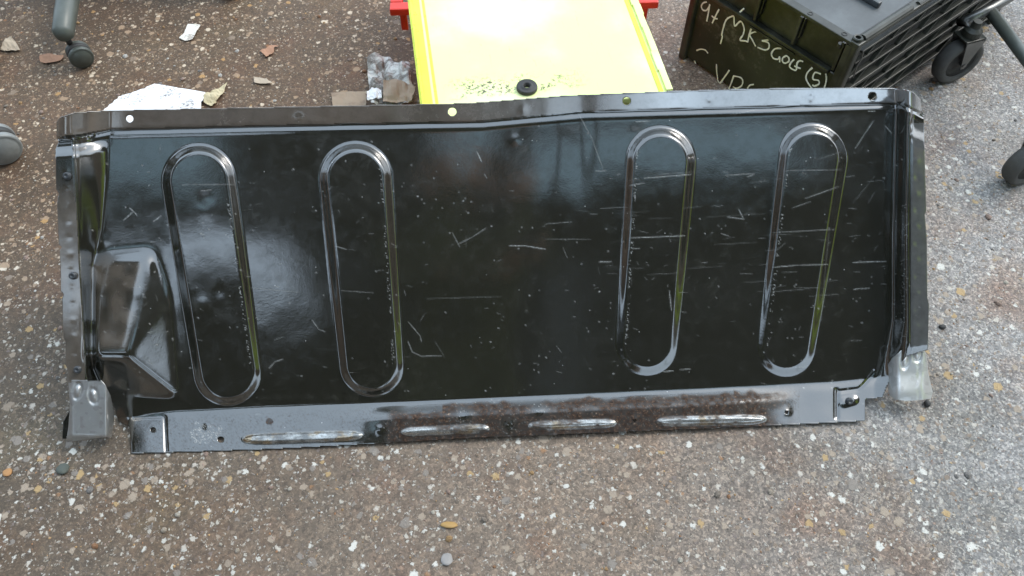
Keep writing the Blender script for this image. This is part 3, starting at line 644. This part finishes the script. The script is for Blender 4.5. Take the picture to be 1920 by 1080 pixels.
# mesh side: an inner skin seen through rows of slanting bars
boxo('mesh_backing', (CL / 2, .022, .12), (CL - .03, .003, .225), M['rubber'], crate)
rows = [.030, .062, .094, .126, .158, .190, .216]
for q, z in enumerate(rows): boxo('long_bar', (CL / 2 + .006, .0085 + random.uniform(-.001, .001), z + random.uniform(-.002, .002)), (CL - .040, .009 + (.004 if q in (3, 6) else 0), .0040 + .004 * (q == 3)), M['black_plastic'], crate, .0012)
for q in range(6):
    z = (rows[q] + rows[q + 1]) / 2; off = .036 * (q % 2) + random.uniform(-.006, .006)
    for j in range(9):
        x = .035 + off + j * .072 + random.uniform(-.004, .004)
        if x > CL - .03: continue
        bm = bmesh.new(); box(bm, (0, 0, 0), (.0045, .008, (rows[q + 1] - rows[q]) * 1.25), .001, Matrix.Rotation(.75, 3, 'Y'))
        o = bm_obj('short_bar', bm, M['black_plastic'], crate); o.location = (x, .0095, z)
bm = bmesh.new(); tube(bm, [(.022, -.001, .222), (.026, -.002, .205), (.023, -.001, .19), (.026, -.002, .165)], .0014, 6); bm_obj('wire', bm, M['steel_grey'], crate)

# handwriting: white paint-pen strokes lying on the written side
def face_pt(x, y, up=False):
    off = (IN - .0012); p0 = cO + cX * off; q = on_plane(x, y, p0, -cX) - cO
    return Vector((off, float(q @ cY), float(q[2])))
def T(pts): return [(1240 + a / 5.4, b / 5.4) for a, b in pts]
strokes = [
    T([(460, 20), (425, 30), (405, 62), (420, 100), (455, 105), (482, 70), (490, 45), (478, 120), (460, 215)]), T([(585, 95), (555, 150), (515, 235)]), T([(510, 160), (540, 185), (568, 190)]),
    T([(598, 445), (618, 370), (612, 350), (640, 240), (668, 190), (712, 168), (735, 172), (742, 262), (790, 222), (815, 225), (838, 290), (828, 350), (796, 405), (850, 415), (875, 425)]),
    T([(918, 275), (890, 350), (875, 425)]), T([(1000, 308), (898, 345), (925, 410), (955, 470)]),
    T([(1015, 330), (1060, 340), (1096, 375), (1078, 405), (1022, 412), (1026, 414), (1082, 432), (1092, 470), (1078, 498), (1040, 505), (975, 480)]),
    T([(1215, 490), (1150, 495), (1115, 545), (1135, 590), (1180, 600), (1198, 575), (1198, 630)]), T([(1250, 570), (1228, 590), (1228, 625), (1255, 640), (1290, 620), (1290, 585), (1262, 565), (1245, 580)]),
    T([(1345, 600), (1310, 640), (1300, 680), (1362, 712), (1375, 640), (1405, 615), (1435, 625)]), T([(1345, 668), (1410, 695)]),
    T([(1530, 685), (1480, 735), (1465, 790), (1490, 850), (1525, 895)]), T([(1665, 745), (1672, 800), (1660, 860), (1645, 900)]),
    T([(1615, 750), (1555, 735), (1535, 800), (1590, 815), (1595, 850), (1550, 872), (1530, 860)]),
    T([(558, 650), (562, 740), (585, 845), (640, 780), (688, 712)]), T([(735, 765), (715, 820), (685, 900)]), T([(735, 770), (800, 785), (825, 820), (810, 870), (760, 895), (725, 880)]),
    T([(935, 855), (895, 865), (872, 895)]), T([(355, 512), (400, 498), (445, 508), (472, 540)]), T([(335, 615), (345, 645)]), T([(838, 85), (780, 135)])]
for st in strokes:
    bm = bmesh.new(); P3 = [face_pt(*q) for q in st]; sm = []
    for i in range(len(P3) - 1):
        a, b, c, d = P3[max(i - 1, 0)], P3[i], P3[i + 1], P3[min(i + 2, len(P3) - 1)]
        for k in range(5):
            t = k / 5; sm.append(.5 * ((2 * b) + (c - a) * t + (2 * a - 5 * b + 4 * c - d) * t * t + (3 * b - a - 3 * c + d) * t ** 3))
    sm.append(P3[-1])
    tube(bm, sm, [.0017 * random.uniform(.8, 1.15) for _ in sm], 6)
    bmesh.ops.scale(bm, vec=(.3, 1, 1), verts=bm.verts, space=Matrix.Translation((-(IN - .0012), 0, 0)))
    bm_obj('handwriting', bm, M['pen'], crate)
# grey sheet of plastic lying inside the crate
gp = empty('grey_tray', (float((cO + cX * .05)[0]), float((cO + cX * .05)[1]), 0), CA, label='smooth grey plastic tray lying inside the black crate', category='tray')
boxo('tray_top', (.26, .185, .142), (.46, .27, .008), M['grey_plastic'], gp, .004)
boxo('tray_side', (.26, .0545, .075), (.46, .006, .125), M['grey_plastic'], gp, .002)
boxo('tray_side', (.26, .3155, .075), (.46, .006, .125), M['grey_plastic'], gp, .002)
boxo('raised_bar', (.20, .20, .152), (.012, .20, .012), M['grey_plastic'], gp, .003)

# ------------------------------------------------------------------ castors and chair bases
def castor(name, x, y, rw, wd, yaw, fork_mat, tyre_mat, hub_mat, parent=None, **k):
    t = bpy.data.objects.new(name, None); t.location = (x, y, 0); t.rotation_euler = (0, 0, yaw); link(t, parent, **k)
    turn = Matrix.Translation((0, 0, rw)) @ Matrix.Rotation(R(90), 4, 'X')
    h = wd / 2
    bm = bmesh.new(); lathe(bm, [(rw * .66, -h * .8), (rw * .78, -h), (rw * .90, -h), (rw, -h * .55), (rw, h * .55), (rw * .90, h), (rw * .78, h), (rw * .66, h * .8), (rw * .66, -h * .8)], seg=48, mat=turn); bm_obj('tyre', bm, tyre_mat, t, True)
    bm = bmesh.new(); lathe(bm, [(0, -h * .55), (rw * .20, -h * .75), (rw * .26, -h * .5), (rw * .52, -h * .35), (rw * .655, -h * .75), (rw * .655, h * .75), (rw * .52, h * .35), (rw * .26, h * .5), (rw * .20, h * .75), (0, h * .55)], seg=40, mat=turn); bm_obj('wheel_hub', bm, hub_mat, t, True)
    return t
tc_ = at(1790, 120, .038)
stand = empty('wheeled_stand', (float(tc_[0]), float(tc_[1]), 0), 0, label='wheeled stand with grey tubular legs and black castors at the right edge', category='wheeled stand')
def fork_castor(dx, dy, yaw, rw=.045):
    c = castor('castor', dx, dy, rw, .030, yaw, None, M['tyre'], M['rubber'], stand)
    for s in (-1, 1):
        bm = bmesh.new(); v = [bm.verts.new(p) for p in ((-.024, s * .0185, rw * 2 + .006), (.020, s * .0185, rw * 2 + .006), (.004, s * .0185, rw - .008), (-.004, s * .0185, rw - .008))]
        f = bm.faces.new(v); r_ = bmesh.ops.extrude_face_region(bm, geom=[f]); bmesh.ops.translate(bm, vec=(0, s * .0018, 0), verts=[g for g in r_['geom'] if isinstance(g, bmesh.types.BMVert)])
        bmesh.ops.recalc_face_normals(bm, faces=bm.faces); bm_obj('fork_arm', bm, M['steel_grey'], c)
    bm = bmesh.new(); tube(bm, [(0, -.022, rw), (0, .022, rw)], .0045, 10); bm_obj('axle', bm, M['steel_grey'], c)
    bm = bmesh.new(); box(bm, (-.002, 0, rw * 2 + .008), (.046, .038, .004), .0015); lathe(bm, [(0, 0), (.017, 0), (.017, .012), (.010, .018), (.008, .03), (0, .03)], seg=20, mat=Matrix.Translation((-.002, 0, rw * 2 + .010))); bm_obj('swivel', bm, M['black_plastic'], c)
fork_castor(0, 0, R(20), .049)
c2 = at(1925, 310, .038); fork_castor(float(c2[0] - tc_[0]), float(c2[1] - tc_[1]), R(22))
vA = at(1802, 42, .125) - np.array([tc_[0], tc_[1], 0]); vB = at(1858, 16, .13) - np.array([tc_[0], tc_[1], 0]); vC = at(1925, 112, .13) - np.array([tc_[0], tc_[1], 0]); vD = at(2010, 215, .13) - np.array([tc_[0], tc_[1], 0])
bm = bmesh.new(); tube(bm, [(0, 0, .118), tuple(vA), tuple(vB), tuple(vB + np.array([.22, .16, 0]))], .010, 12); bm_obj('leg', bm, M['steel_grey'], stand, True)
bm = bmesh.new(); tube(bm, [tuple(vB + np.array([0, -.004, -.004])), tuple(vC), tuple(vD), (float(c2[0] - tc_[0]), float(c2[1] - tc_[1]), .118)], .011, 12); bm_obj('leg', bm, M['chair_plastic'], stand, True)

def chair_base(hx, hy, angs, rl_, label, cast, cyaw, wm, cs):
    root = empty('swivel_chair_base', (hx, hy, 0), 0, label=label, category='chair base')
    bm = bmesh.new(); lathe(bm, [(0, .055), (.038, .055), (.045, .075), (.045, .105), (.030, .125), (.026, .30), (0, .30)], seg=28); bm_obj('column', bm, M['chair_plastic'], root, True)
    for ai, a in enumerate(angs):
        ca, sa = math.cos(a), math.sin(a); bm = bmesh.new()
        tube(bm, [(ca * .035, sa * .035, .098), (ca * rl_ * .4, sa * rl_ * .4, .096), (ca * rl_ * .8, sa * rl_ * .8, .082), (ca * (rl_ - .012), sa * (rl_ - .012), .074), (ca * rl_, sa * rl_, .072)], [.024, .022, .021, .020, .012], 20)
        bm_obj('leg', bm, M['chair_plastic'], root, True)
        bm = bmesh.new(); tube(bm, [(ca * (rl_ - .016), sa * (rl_ - .016), .045), (ca * (rl_ - .016), sa * (rl_ - .016), .075)], .006, 10); bm_obj('stem', bm, M['rubber'], root, True)
        yaw = a + R(70); px_, py_ = ca * rl_ - .002, sa * rl_
        c = bpy.data.objects.new('castor', None); c.location = (px_ + .014, py_ - .006, 0); c.rotation_euler = (0, 0, yaw); c.scale = (cs, cs, cs); link(c, root)
        if ai == 0: c.location = (cast[0] - hx, cast[1] - hy, 0); c.rotation_euler = (0, 0, cyaw)
        for s in (-1, 1):
            bm = bmesh.new(); lathe(bm, [(0, -.008), (.024, -.008), (.027, -.004), (.027, .003), (.0245, .0065), (.0225, .0055), (.020, .0085), (0, .011)], seg=36, mat=Matrix.Translation((0, s * .013, .027)) @ Matrix.Rotation(R(-90) * s, 4, 'X'))
            bm_obj('wheel', bm, wm, c, True)
        bm = bmesh.new(); tube(bm, [(0, -.006, .029), (0, .006, .029)], .026, 24); bm_obj('castor_cover', bm, M['rubber'], c, True)
    return root
L1 = at(118, 72, .07); hub1 = L1 + np.array([-.045, .30, 0])
chair_base(float(hub1[0]), float(hub1[1]), [math.atan2(-.30, .045) + k * 2 * math.pi / 5 for k in range(5)], .303, 'dark grey five star chair base whose leg and castor reach in at the upper left', at(150, 103, .022), R(34), M['chair_plastic'], .86)
L2 = at(-32, 262, .05); hub2 = L2 + np.array([-.30, .06, 0])
chair_base(float(hub2[0]), float(hub2[1]), [math.atan2(-.06, .30) + k * 2 * math.pi / 5 for k in range(5)], .303, 'second chair base of which one grey castor shows at the left edge', at(0, 272, .03), R(41), plastic('pale_castor', (.24, .25, .24), .4), 1.2)

# ------------------------------------------------------------------ litter
def scrap(name, poly, mat, label, cat='litter', lift=.002, crumple=.003, div=22, thick=.0004, z0=.0015, seed=1):
    px = np.array(poly, float); x0, y0 = px.min(0); x1, y1 = px.max(0); st = max(x1 - x0, y1 - y0) / div
    X, Y = np.meshgrid(np.arange(x0 - st, x1 + 2 * st, st), np.arange(y0 - st, y1 + 2 * st, st)); D = poly_sdf(X, Y, poly)
    gy, gx = np.gradient(D, st); gl = np.hypot(gx, gy) + 1e-9; near = (D > 0) & (D < st * 1.5); keep = D < st * 1.001
    Xs = np.where(near, X - D * gx / gl, X); Ys = np.where(near, Y - D * gy / gl, Y)
    G = at(Xs, Ys, 0.); ox, oy = float(G[..., 0].mean()), float(G[..., 1].mean())
    cr = np.abs(vnoise(Xs, Ys, (x1 - x0) / 3, seed)) + .5 * np.abs(vnoise(Xs, Ys, (x1 - x0) / 7, seed + 1))
    G[..., 2] = z0 + lift * .5 + crumple * cr
    bm = bmesh.new(); vm = {}
    for j in range(X.shape[0] - 1):
        for i in range(X.shape[1] - 1):
            q = [(j, i), (j + 1, i), (j + 1, i + 1), (j, i + 1)]
            if all(keep[k] for k in q):
                for k in q:
                    if k not in vm: vm[k] = bm.verts.new((G[k][0] - ox, G[k][1] - oy, G[k][2]))
                try: bm.faces.new([vm[k] for k in q])
                except ValueError: pass
    o = bm_obj(name, bm, mat, None, False, label=label, category=cat); o.location = (ox, oy, 0)
    s_ = o.modifiers.new('t', 'SOLIDIFY'); s_.thickness = thick; s_.offset = 1
    return o
scrap('paper_sheet', [(195, 212), (222, 184), (246, 178), (292, 161), (340, 170), (388, 178), (380, 200), (374, 230), (250, 240), (200, 240)], M['paper'], 'large torn white paper on the floor behind the left of the panel', crumple=.006, seed=5)
scrap('wrapper', [(384, 180), (400, 174), (412, 168), (427, 157), (421, 176), (405, 198), (398, 204), (384, 196)], M['tan_wrap'], 'small tan crumpled wrapper touching the right end of the white paper', crumple=.006, div=12, seed=8)
scrap('receipt', [(353, 47), (377, 49), (362, 76), (348, 79), (336, 73), (346, 64)], M['receipt'], 'small printed receipt alone on the floor near the upper left', crumple=.002, div=12, seed=9)
scrap('leaf_scrap', [(488, 98), (500, 93), (508, 87), (524, 88), (514, 93), (515, 101), (500, 110)], M['orange_scrap'], 'small pinkish torn scrap between receipt and plastic bag', crumple=.003, div=10, seed=10)
scrap('plastic_bag', [(690, 120), (706, 114), (732, 113), (742, 124), (756, 127), (770, 128), (772, 160), (778, 195), (770, 215), (700, 215), (691, 150)], M['film'], 'crumpled clear plastic film against the left side of the yellow box', 'plastic bag', crumple=.022, div=26, seed=12)
scrap('cardboard_scrap', [(722, 172), (745, 168), (775, 180), (782, 190), (775, 212), (722, 214)], M['cardboard'], 'brown cardboard scrap lying on the clear plastic film', crumple=.008, z0=.024, div=12, seed=14)
scrap('cardboard_scrap', [(622, 178), (655, 174), (686, 176), (688, 200), (625, 206)], M['cardboard'], 'flat brown cardboard strip on the floor left of the plastic film', crumple=.003, div=12, seed=15)
scrap('foil_scrap', [(692, 190), (704, 183), (718, 187), (720, 205), (692, 208)], M['paper'], 'small white foil scrap below the clear plastic film', crumple=.008, z0=.022, div=8, seed=16)
scrap('beige_scrap', [(3, 97), (14, 76), (22, 72), (32, 82), (40, 97), (20, 99)], M['beige'], 'pale beige scrap on the floor at the upper left edge', crumple=.006, div=9, seed=17)
scrap('orange_scrap', [(76, 106), (95, 104), (122, 107), (118, 115), (88, 122), (76, 118)], M['orange_scrap'], 'orange brown scrap beside the chair castor', crumple=.003, div=9, seed=18)
scrap('tan_leaf', [(476, 146), (500, 150), (512, 158), (500, 160), (478, 158)], M['beige'], 'flat tan leaf on the floor below the pinkish scrap', crumple=.002, div=9, seed=19)

def lump(name, x, y, r_, mat, label, cat, sc=(1, .7, .5)):
    g = at(x, y); bm = bmesh.new(); bmesh.ops.create_icosphere(bm, subdivisions=2, radius=r_)
    for v in bm.verts: v.co = Vector((v.co.x * sc[0], v.co.y * sc[1], v.co.z * sc[2])) * random.uniform(.88, 1.1)
    o = bm_obj(name, bm, mat, None, True, label=label, category=cat); o.location = (float(g[0]), float(g[1]), r_ * sc[2] * .8); return o
lump('rubber_plug', 1766, 614, .0060, M['rubber'], 'tiny black rubber plug on the floor right of the panel', 'plug')
lump('black_clip', 1737, 758, .0062, M['rubber'], 'tiny black clip under the right corner bracket of the panel', 'clip', (.8, .9, .6))
lump('green_pebble', 120, 880, .0095, stone_mat('green_stone', (.10, .115, .095)), 'dull green pebble on the floor below the left corner bracket', 'pebble', (1, .9, .4))
lump('orange_pebble', 15, 887, .0065, stone_mat('orange_stone', (.50, .26, .10)), 'orange pebble at the left edge below the panel', 'pebble', (1, 1, .4))
lump('grey_pebble', 838, 1050, .0085, stone_mat('grey_stone', (.40, .38, .36)), 'round grey pebble at the bottom of the photo left of centre', 'pebble', (1, 1, .35))
lump('orange_chip', 842, 985, .0105, stone_mat('ochre_stone', (.55, .34, .12)), 'ochre stone chip below the middle of the panel', 'pebble', (1.1, .45, .3))

# ------------------------------------------------------------------ what the glossy panel mirrors: the viewer, and an unseen canopy, walls and figure added to shape reflections
n = NT('canopy_sheet'); p = n.geo()
M['canopy'] = n.set(Base_Color=n.mix(n.ss(n.noise(p, 2, 4), .4, .6), (.05, .055, .05), (.09, .09, .08)), Roughness=.7)
cano = empty('yard_canopy', (0, -2, 0), 0, label='dark corrugated yard canopy on posts behind the viewer', category='canopy')
def slab(x0, x1, y0, y1):
    bm = bmesh.new(); N = max(2, int((x1 - x0) / .11)); top = []; 
    for i in range(N + 1):
        x = x0 + (x1 - x0) * i / N; z = 4.0 + (.018 if i % 2 else -.018); top.append([bm.verts.new((x, y + 2, z + dz)) for y in (y0, y1) for dz in (0, .006)])
    for i in range(N):
        a, b = top[i], top[i + 1]
        for q in ((0, 2), (2, 3), (3, 1), (1, 0)): bm.faces.new((a[q[0]], a[q[1]], b[q[1]], b[q[0]]))
    bmesh.ops.recalc_face_normals(bm, faces=bm.faces); return bm
for q in ((-6.4, .80, -12, -2.95), (.81, 7.0, -6.3, -2.95), (-6.4, -4.41, -2.94, -1.76), (-1.45, 7.0, -2.94, -1.76), (-4.40, -1.46, -2.28, -1.76), (-6.4, -3.05, -1.75, -1.19), (-1.85, -.25, -1.75, -1.19), (.36, .60, -1.75, -1.19), (2.3, 7.0, -1.75, -1.19), (-6.4, 7.0, -1.18, -.85), (-6.4, -2.6, -.84, 1.3), (2.7, 7.0, -.84, 1.0)):
    bm_obj('roof_panel', slab(*q), M['canopy'], cano)
n = NT('skylight_sheet'); tl_ = n.node('ShaderNodeBsdfTranslucent', {'Color': (.50, .58, .61)}); df = n.node('ShaderNodeBsdfDiffuse', {'Color': (.05, .06, .06)}); ad = n.node('ShaderNodeAddShader', {0: tl_.outputs[0], 1: df.outputs[0]})
n.l.new(ad.outputs[0], n.n['Material Output'].inputs[0]); M['skylight'] = n.m
for q in ((-3.04, -1.86, -1.75, -1.19), (-.24, .35, -1.75, -1.19), (.61, 2.29, -1.75, -1.19)):  # translucent strips added to give the panel a pale mirrored haze
    o = bm_obj('skylight', slab(*q), M['skylight'], cano)
for x in (-6.2, 6.9):
    boxo('post', (x, .2, 1.98), (.12, .12, 3.96), M['canopy'], cano, .005)
    boxo('post', (x, -6.1, 1.98), (.12, .12, 3.96), M['canopy'], cano, .005)

def person(name, loc, rz, pts, top_mat, leg_mat, label, extra=None):
    """one skinned body: pts = joints in the figure's own frame, facing +Y"""
    root = empty(name, loc, rz, label=label, category='person')
    def skin(nm, joints, edges, mat, parent, sub=2):
        me = bpy.data.meshes.new(nm); me.from_pydata([j[:3] for j in joints], edges, [])
        o = bpy.data.objects.new(nm, me); me.materials.append(mat); link(o, parent)
        o.modifiers.new('skin', 'SKIN'); 
        for v, j in zip(me.skin_vertices[0].data, joints): v.radius = (j[3], j[4] if len(j) > 4 else j[3])
        me.skin_vertices[0].data[0].use_root = True
        o.modifiers['skin'].use_smooth_shade = True
        m_ = o.modifiers.new('sub', 'SUBSURF'); m_.levels = sub; m_.render_levels = sub
        return o
    hip, chest, neck, head = pts['hip'], pts['chest'], pts['neck'], pts['head']; hands = pts['hands']; feet = pts['feet']
    J = [(*hip, .15, .11), (*chest, .17, .12), (*neck, .06), (*head, .085, .095), (head[0], head[1] + .01, head[2] + .09, .075, .085)]; E_ = [(0, 1), (1, 2), (2, 3), (3, 4)]
    H_ = []
    for s, hd in zip((-1, 1), hands):
        sh = (chest[0] + s * .19, chest[1], chest[2] + .10); el = ((sh[0] + hd[0]) / 2 + s * .10, (sh[1] + hd[1]) / 2 - .06, (sh[2] + hd[2]) / 2 - .12)
        b = len(J); J += [(*sh, .062), (*el, .046), (*hd, .028)]; E_ += [(1, b), (b, b + 1), (b + 1, b + 2)]; H_.append((s, Vector(hd), (Vector(hd) - Vector(el)).normalized()))
    for s, ft in zip((-1, 1), feet):
        hp = (hip[0] + s * .10, hip[1], hip[2] - .06); kn = ((hp[0] + ft[0]) / 2, (hp[1] + ft[1]) / 2 + .05, (hp[2] + ft[2]) / 2); b = len(J)
        J += [(*hp, .095), (*kn, .062), (ft[0], ft[1], .10, .045), (ft[0], ft[1] + .14, .045, .04)]; E_ += [(0, b), (b, b + 1), (b + 1, b + 2), (b + 2, b + 3)]
    skin('body', J, E_, top_mat, root)
    for s, hd, d in H_:
        side = d.cross(Vector((0, 0, 1))).normalized(); JJ = [(*(hd - d * .01), .024, .018), (*(hd + d * .05), .034, .016)]; EE = [(0, 1)]
        for k in range(4):
            a = hd + d * .075 + side * (.024 * (1.5 - k) * .8); b = len(JJ); ln = (.030, .036, .034, .026)[k]
            JJ += [(*a, .0095), (*(a + d * ln + Vector((0, 0, -.008))), .0085), (*(a + d * ln * 1.7 + Vector((0, 0, -.022))), .0075)]; EE += [(1, b), (b, b + 1), (b + 1, b + 2)]
        b = len(JJ); t0 = hd + d * .03 - side * s * .03; JJ += [(*t0, .012), (*(t0 + d * .03 - side * s * .02), .0095)]; EE += [(0, b), (b, b + 1)]
        skin('hand', JJ, EE, M['skin'], root)
    bm = bmesh.new(); bmesh.ops.create_uvsphere(bm, u_segments=20, v_segments=14, radius=.108)
    for v in bm.verts: v.co = Vector((v.co.x * .85, v.co.y * .98, v.co.z * 1.1)) + Vector(head) + Vector((0, -.012, .065))
    bm_obj('hair', bm, M['hair'], root, True)
    hd = Vector(head); bm = bmesh.new(); bmesh.ops.create_uvsphere(bm, u_segments=20, v_segments=14, radius=.1)
    for v in bm.verts: v.co = Vector((v.co.x * .80, v.co.y * .95, v.co.z * 1.22)) + hd + Vector((0, .018, .035))
    box(bm, hd + Vector((0, .118, .03)), (.022, .03, .04), .006)
    bm_obj('face', bm, M['skin'], root, True)
    for s in (-1, 1):
        bm = bmesh.new(); bmesh.ops.create_uvsphere(bm, u_segments=10, v_segments=8, radius=.012, matrix=Matrix.Translation(hd + Vector((s * .032, .105, .055)))); bm_obj('eye', bm, M['rubber'], root, True)
        bm = bmesh.new(); bmesh.ops.create_uvsphere(bm, u_segments=10, v_segments=8, radius=.02, matrix=Matrix.Translation(hd + Vector((s * .084, .0, .04)))); bm_obj('ear', bm, M['skin'], root, True)
    bm = bmesh.new(); box(bm, hd + Vector((0, .104, -.025)), (.045, .012, .010), .003); bm_obj('mouth', bm, M['skin'], root, True)
    return root, skin
n = NT('skin'); M['skin'] = n.set(Base_Color=(.42, .26, .19), Roughness=.55)
n = NT('hair'); M['hair'] = n.set(Base_Color=(.03, .022, .016), Roughness=.6)
def cloth(name, c):
    n = NT(name); p = n.obj(); return n.set(Base_Color=n.mix(n.ss(n.noise(p, 12, 5), .4, .65), tuple(q * .7 for q in c), c), Roughness=.9, Normal=n.bump(n.noise(p, 25, 5), .4, .01))
M['olive_cloth'] = cloth('olive_cloth', (.055, .058, .022)); M['vest_cloth'] = cloth('vest_cloth', (.68, .88, .04))
person('person', (-.08, -.42, 0), 0, dict(hip=(0, -.02, .96), chest=(-.02, .12, 1.34), neck=(-.03, .20, 1.53), head=(-.04, .26, 1.62), hands=((-.02, .33, 1.06), (.20, .33, 1.06)), feet=((-.14, -.05, .1), (.14, .0, .1))),
       M['olive_cloth'], M['olive_cloth'], 'person in dark olive clothes taking the picture, mirrored in the black panel')
ph = boxo('phone', (0, 0, 0), (.155, .008, .075), M['rubber'], None, .002, label='dark phone held in front of the olive clothed person', category='phone')
ph.location = (.0, -.028, 1.085); ph.rotation_euler = (R(90) - PITCH - R(90), 0, 0)
r_, skin_ = person('person', (1.85, .04, 0), R(85), dict(hip=(0, 0, .95), chest=(0, .03, 1.32), neck=(0, .05, 1.52), head=(0, .07, 1.62), hands=((-.30, .10, .82), (.30, .10, .82)), feet=((-.12, .0, .1), (.12, .0, .1))),  # unseen figure added so the panel edge mirrors lime
       M['vest_cloth'], M['vest_cloth'], 'person in lime yellow work clothes standing to the right of the panel')

n = NT('brown_brick'); p = n.geo()
br = n.node('ShaderNodeTexBrick', {'Vector': n.node('ShaderNodeMapping', {'Vector': p, 'Rotation': (R(90), 0, 0)}).outputs[0], 'Scale': 4.0, 'Color1': (.30, .19, .12), 'Color2': (.22, .13, .09), 'Mortar': (.35, .32, .28)})
M['brick'] = n.set(Base_Color=br.outputs[0], Roughness=.9)
bm = bmesh.new(); box(bm, (-3.2, -12.6, 1.9), (8.0, .25, 3.8), .01)  # unseen brick walls added to darken and brown the panel reflections
bm_obj('yard_wall', bm, M['brick'], None, label='brown brick yard wall far behind the viewer', category='wall')

bm = bmesh.new(); box(bm, (-6.8, -3.0, 1.6), (.25, 9.0, 3.2), .01)
bm_obj('yard_wall', bm, M['brick'], None, label='brown brick wall along the left side of the yard', category='wall')
bm = bmesh.new(); box(bm, (7.4, -1.0, 1.6), (.25, 6.0, 3.2), .01)
bm_obj('yard_wall', bm, M['brick'], None, label='brown brick wall along the right side of the yard', category='wall')
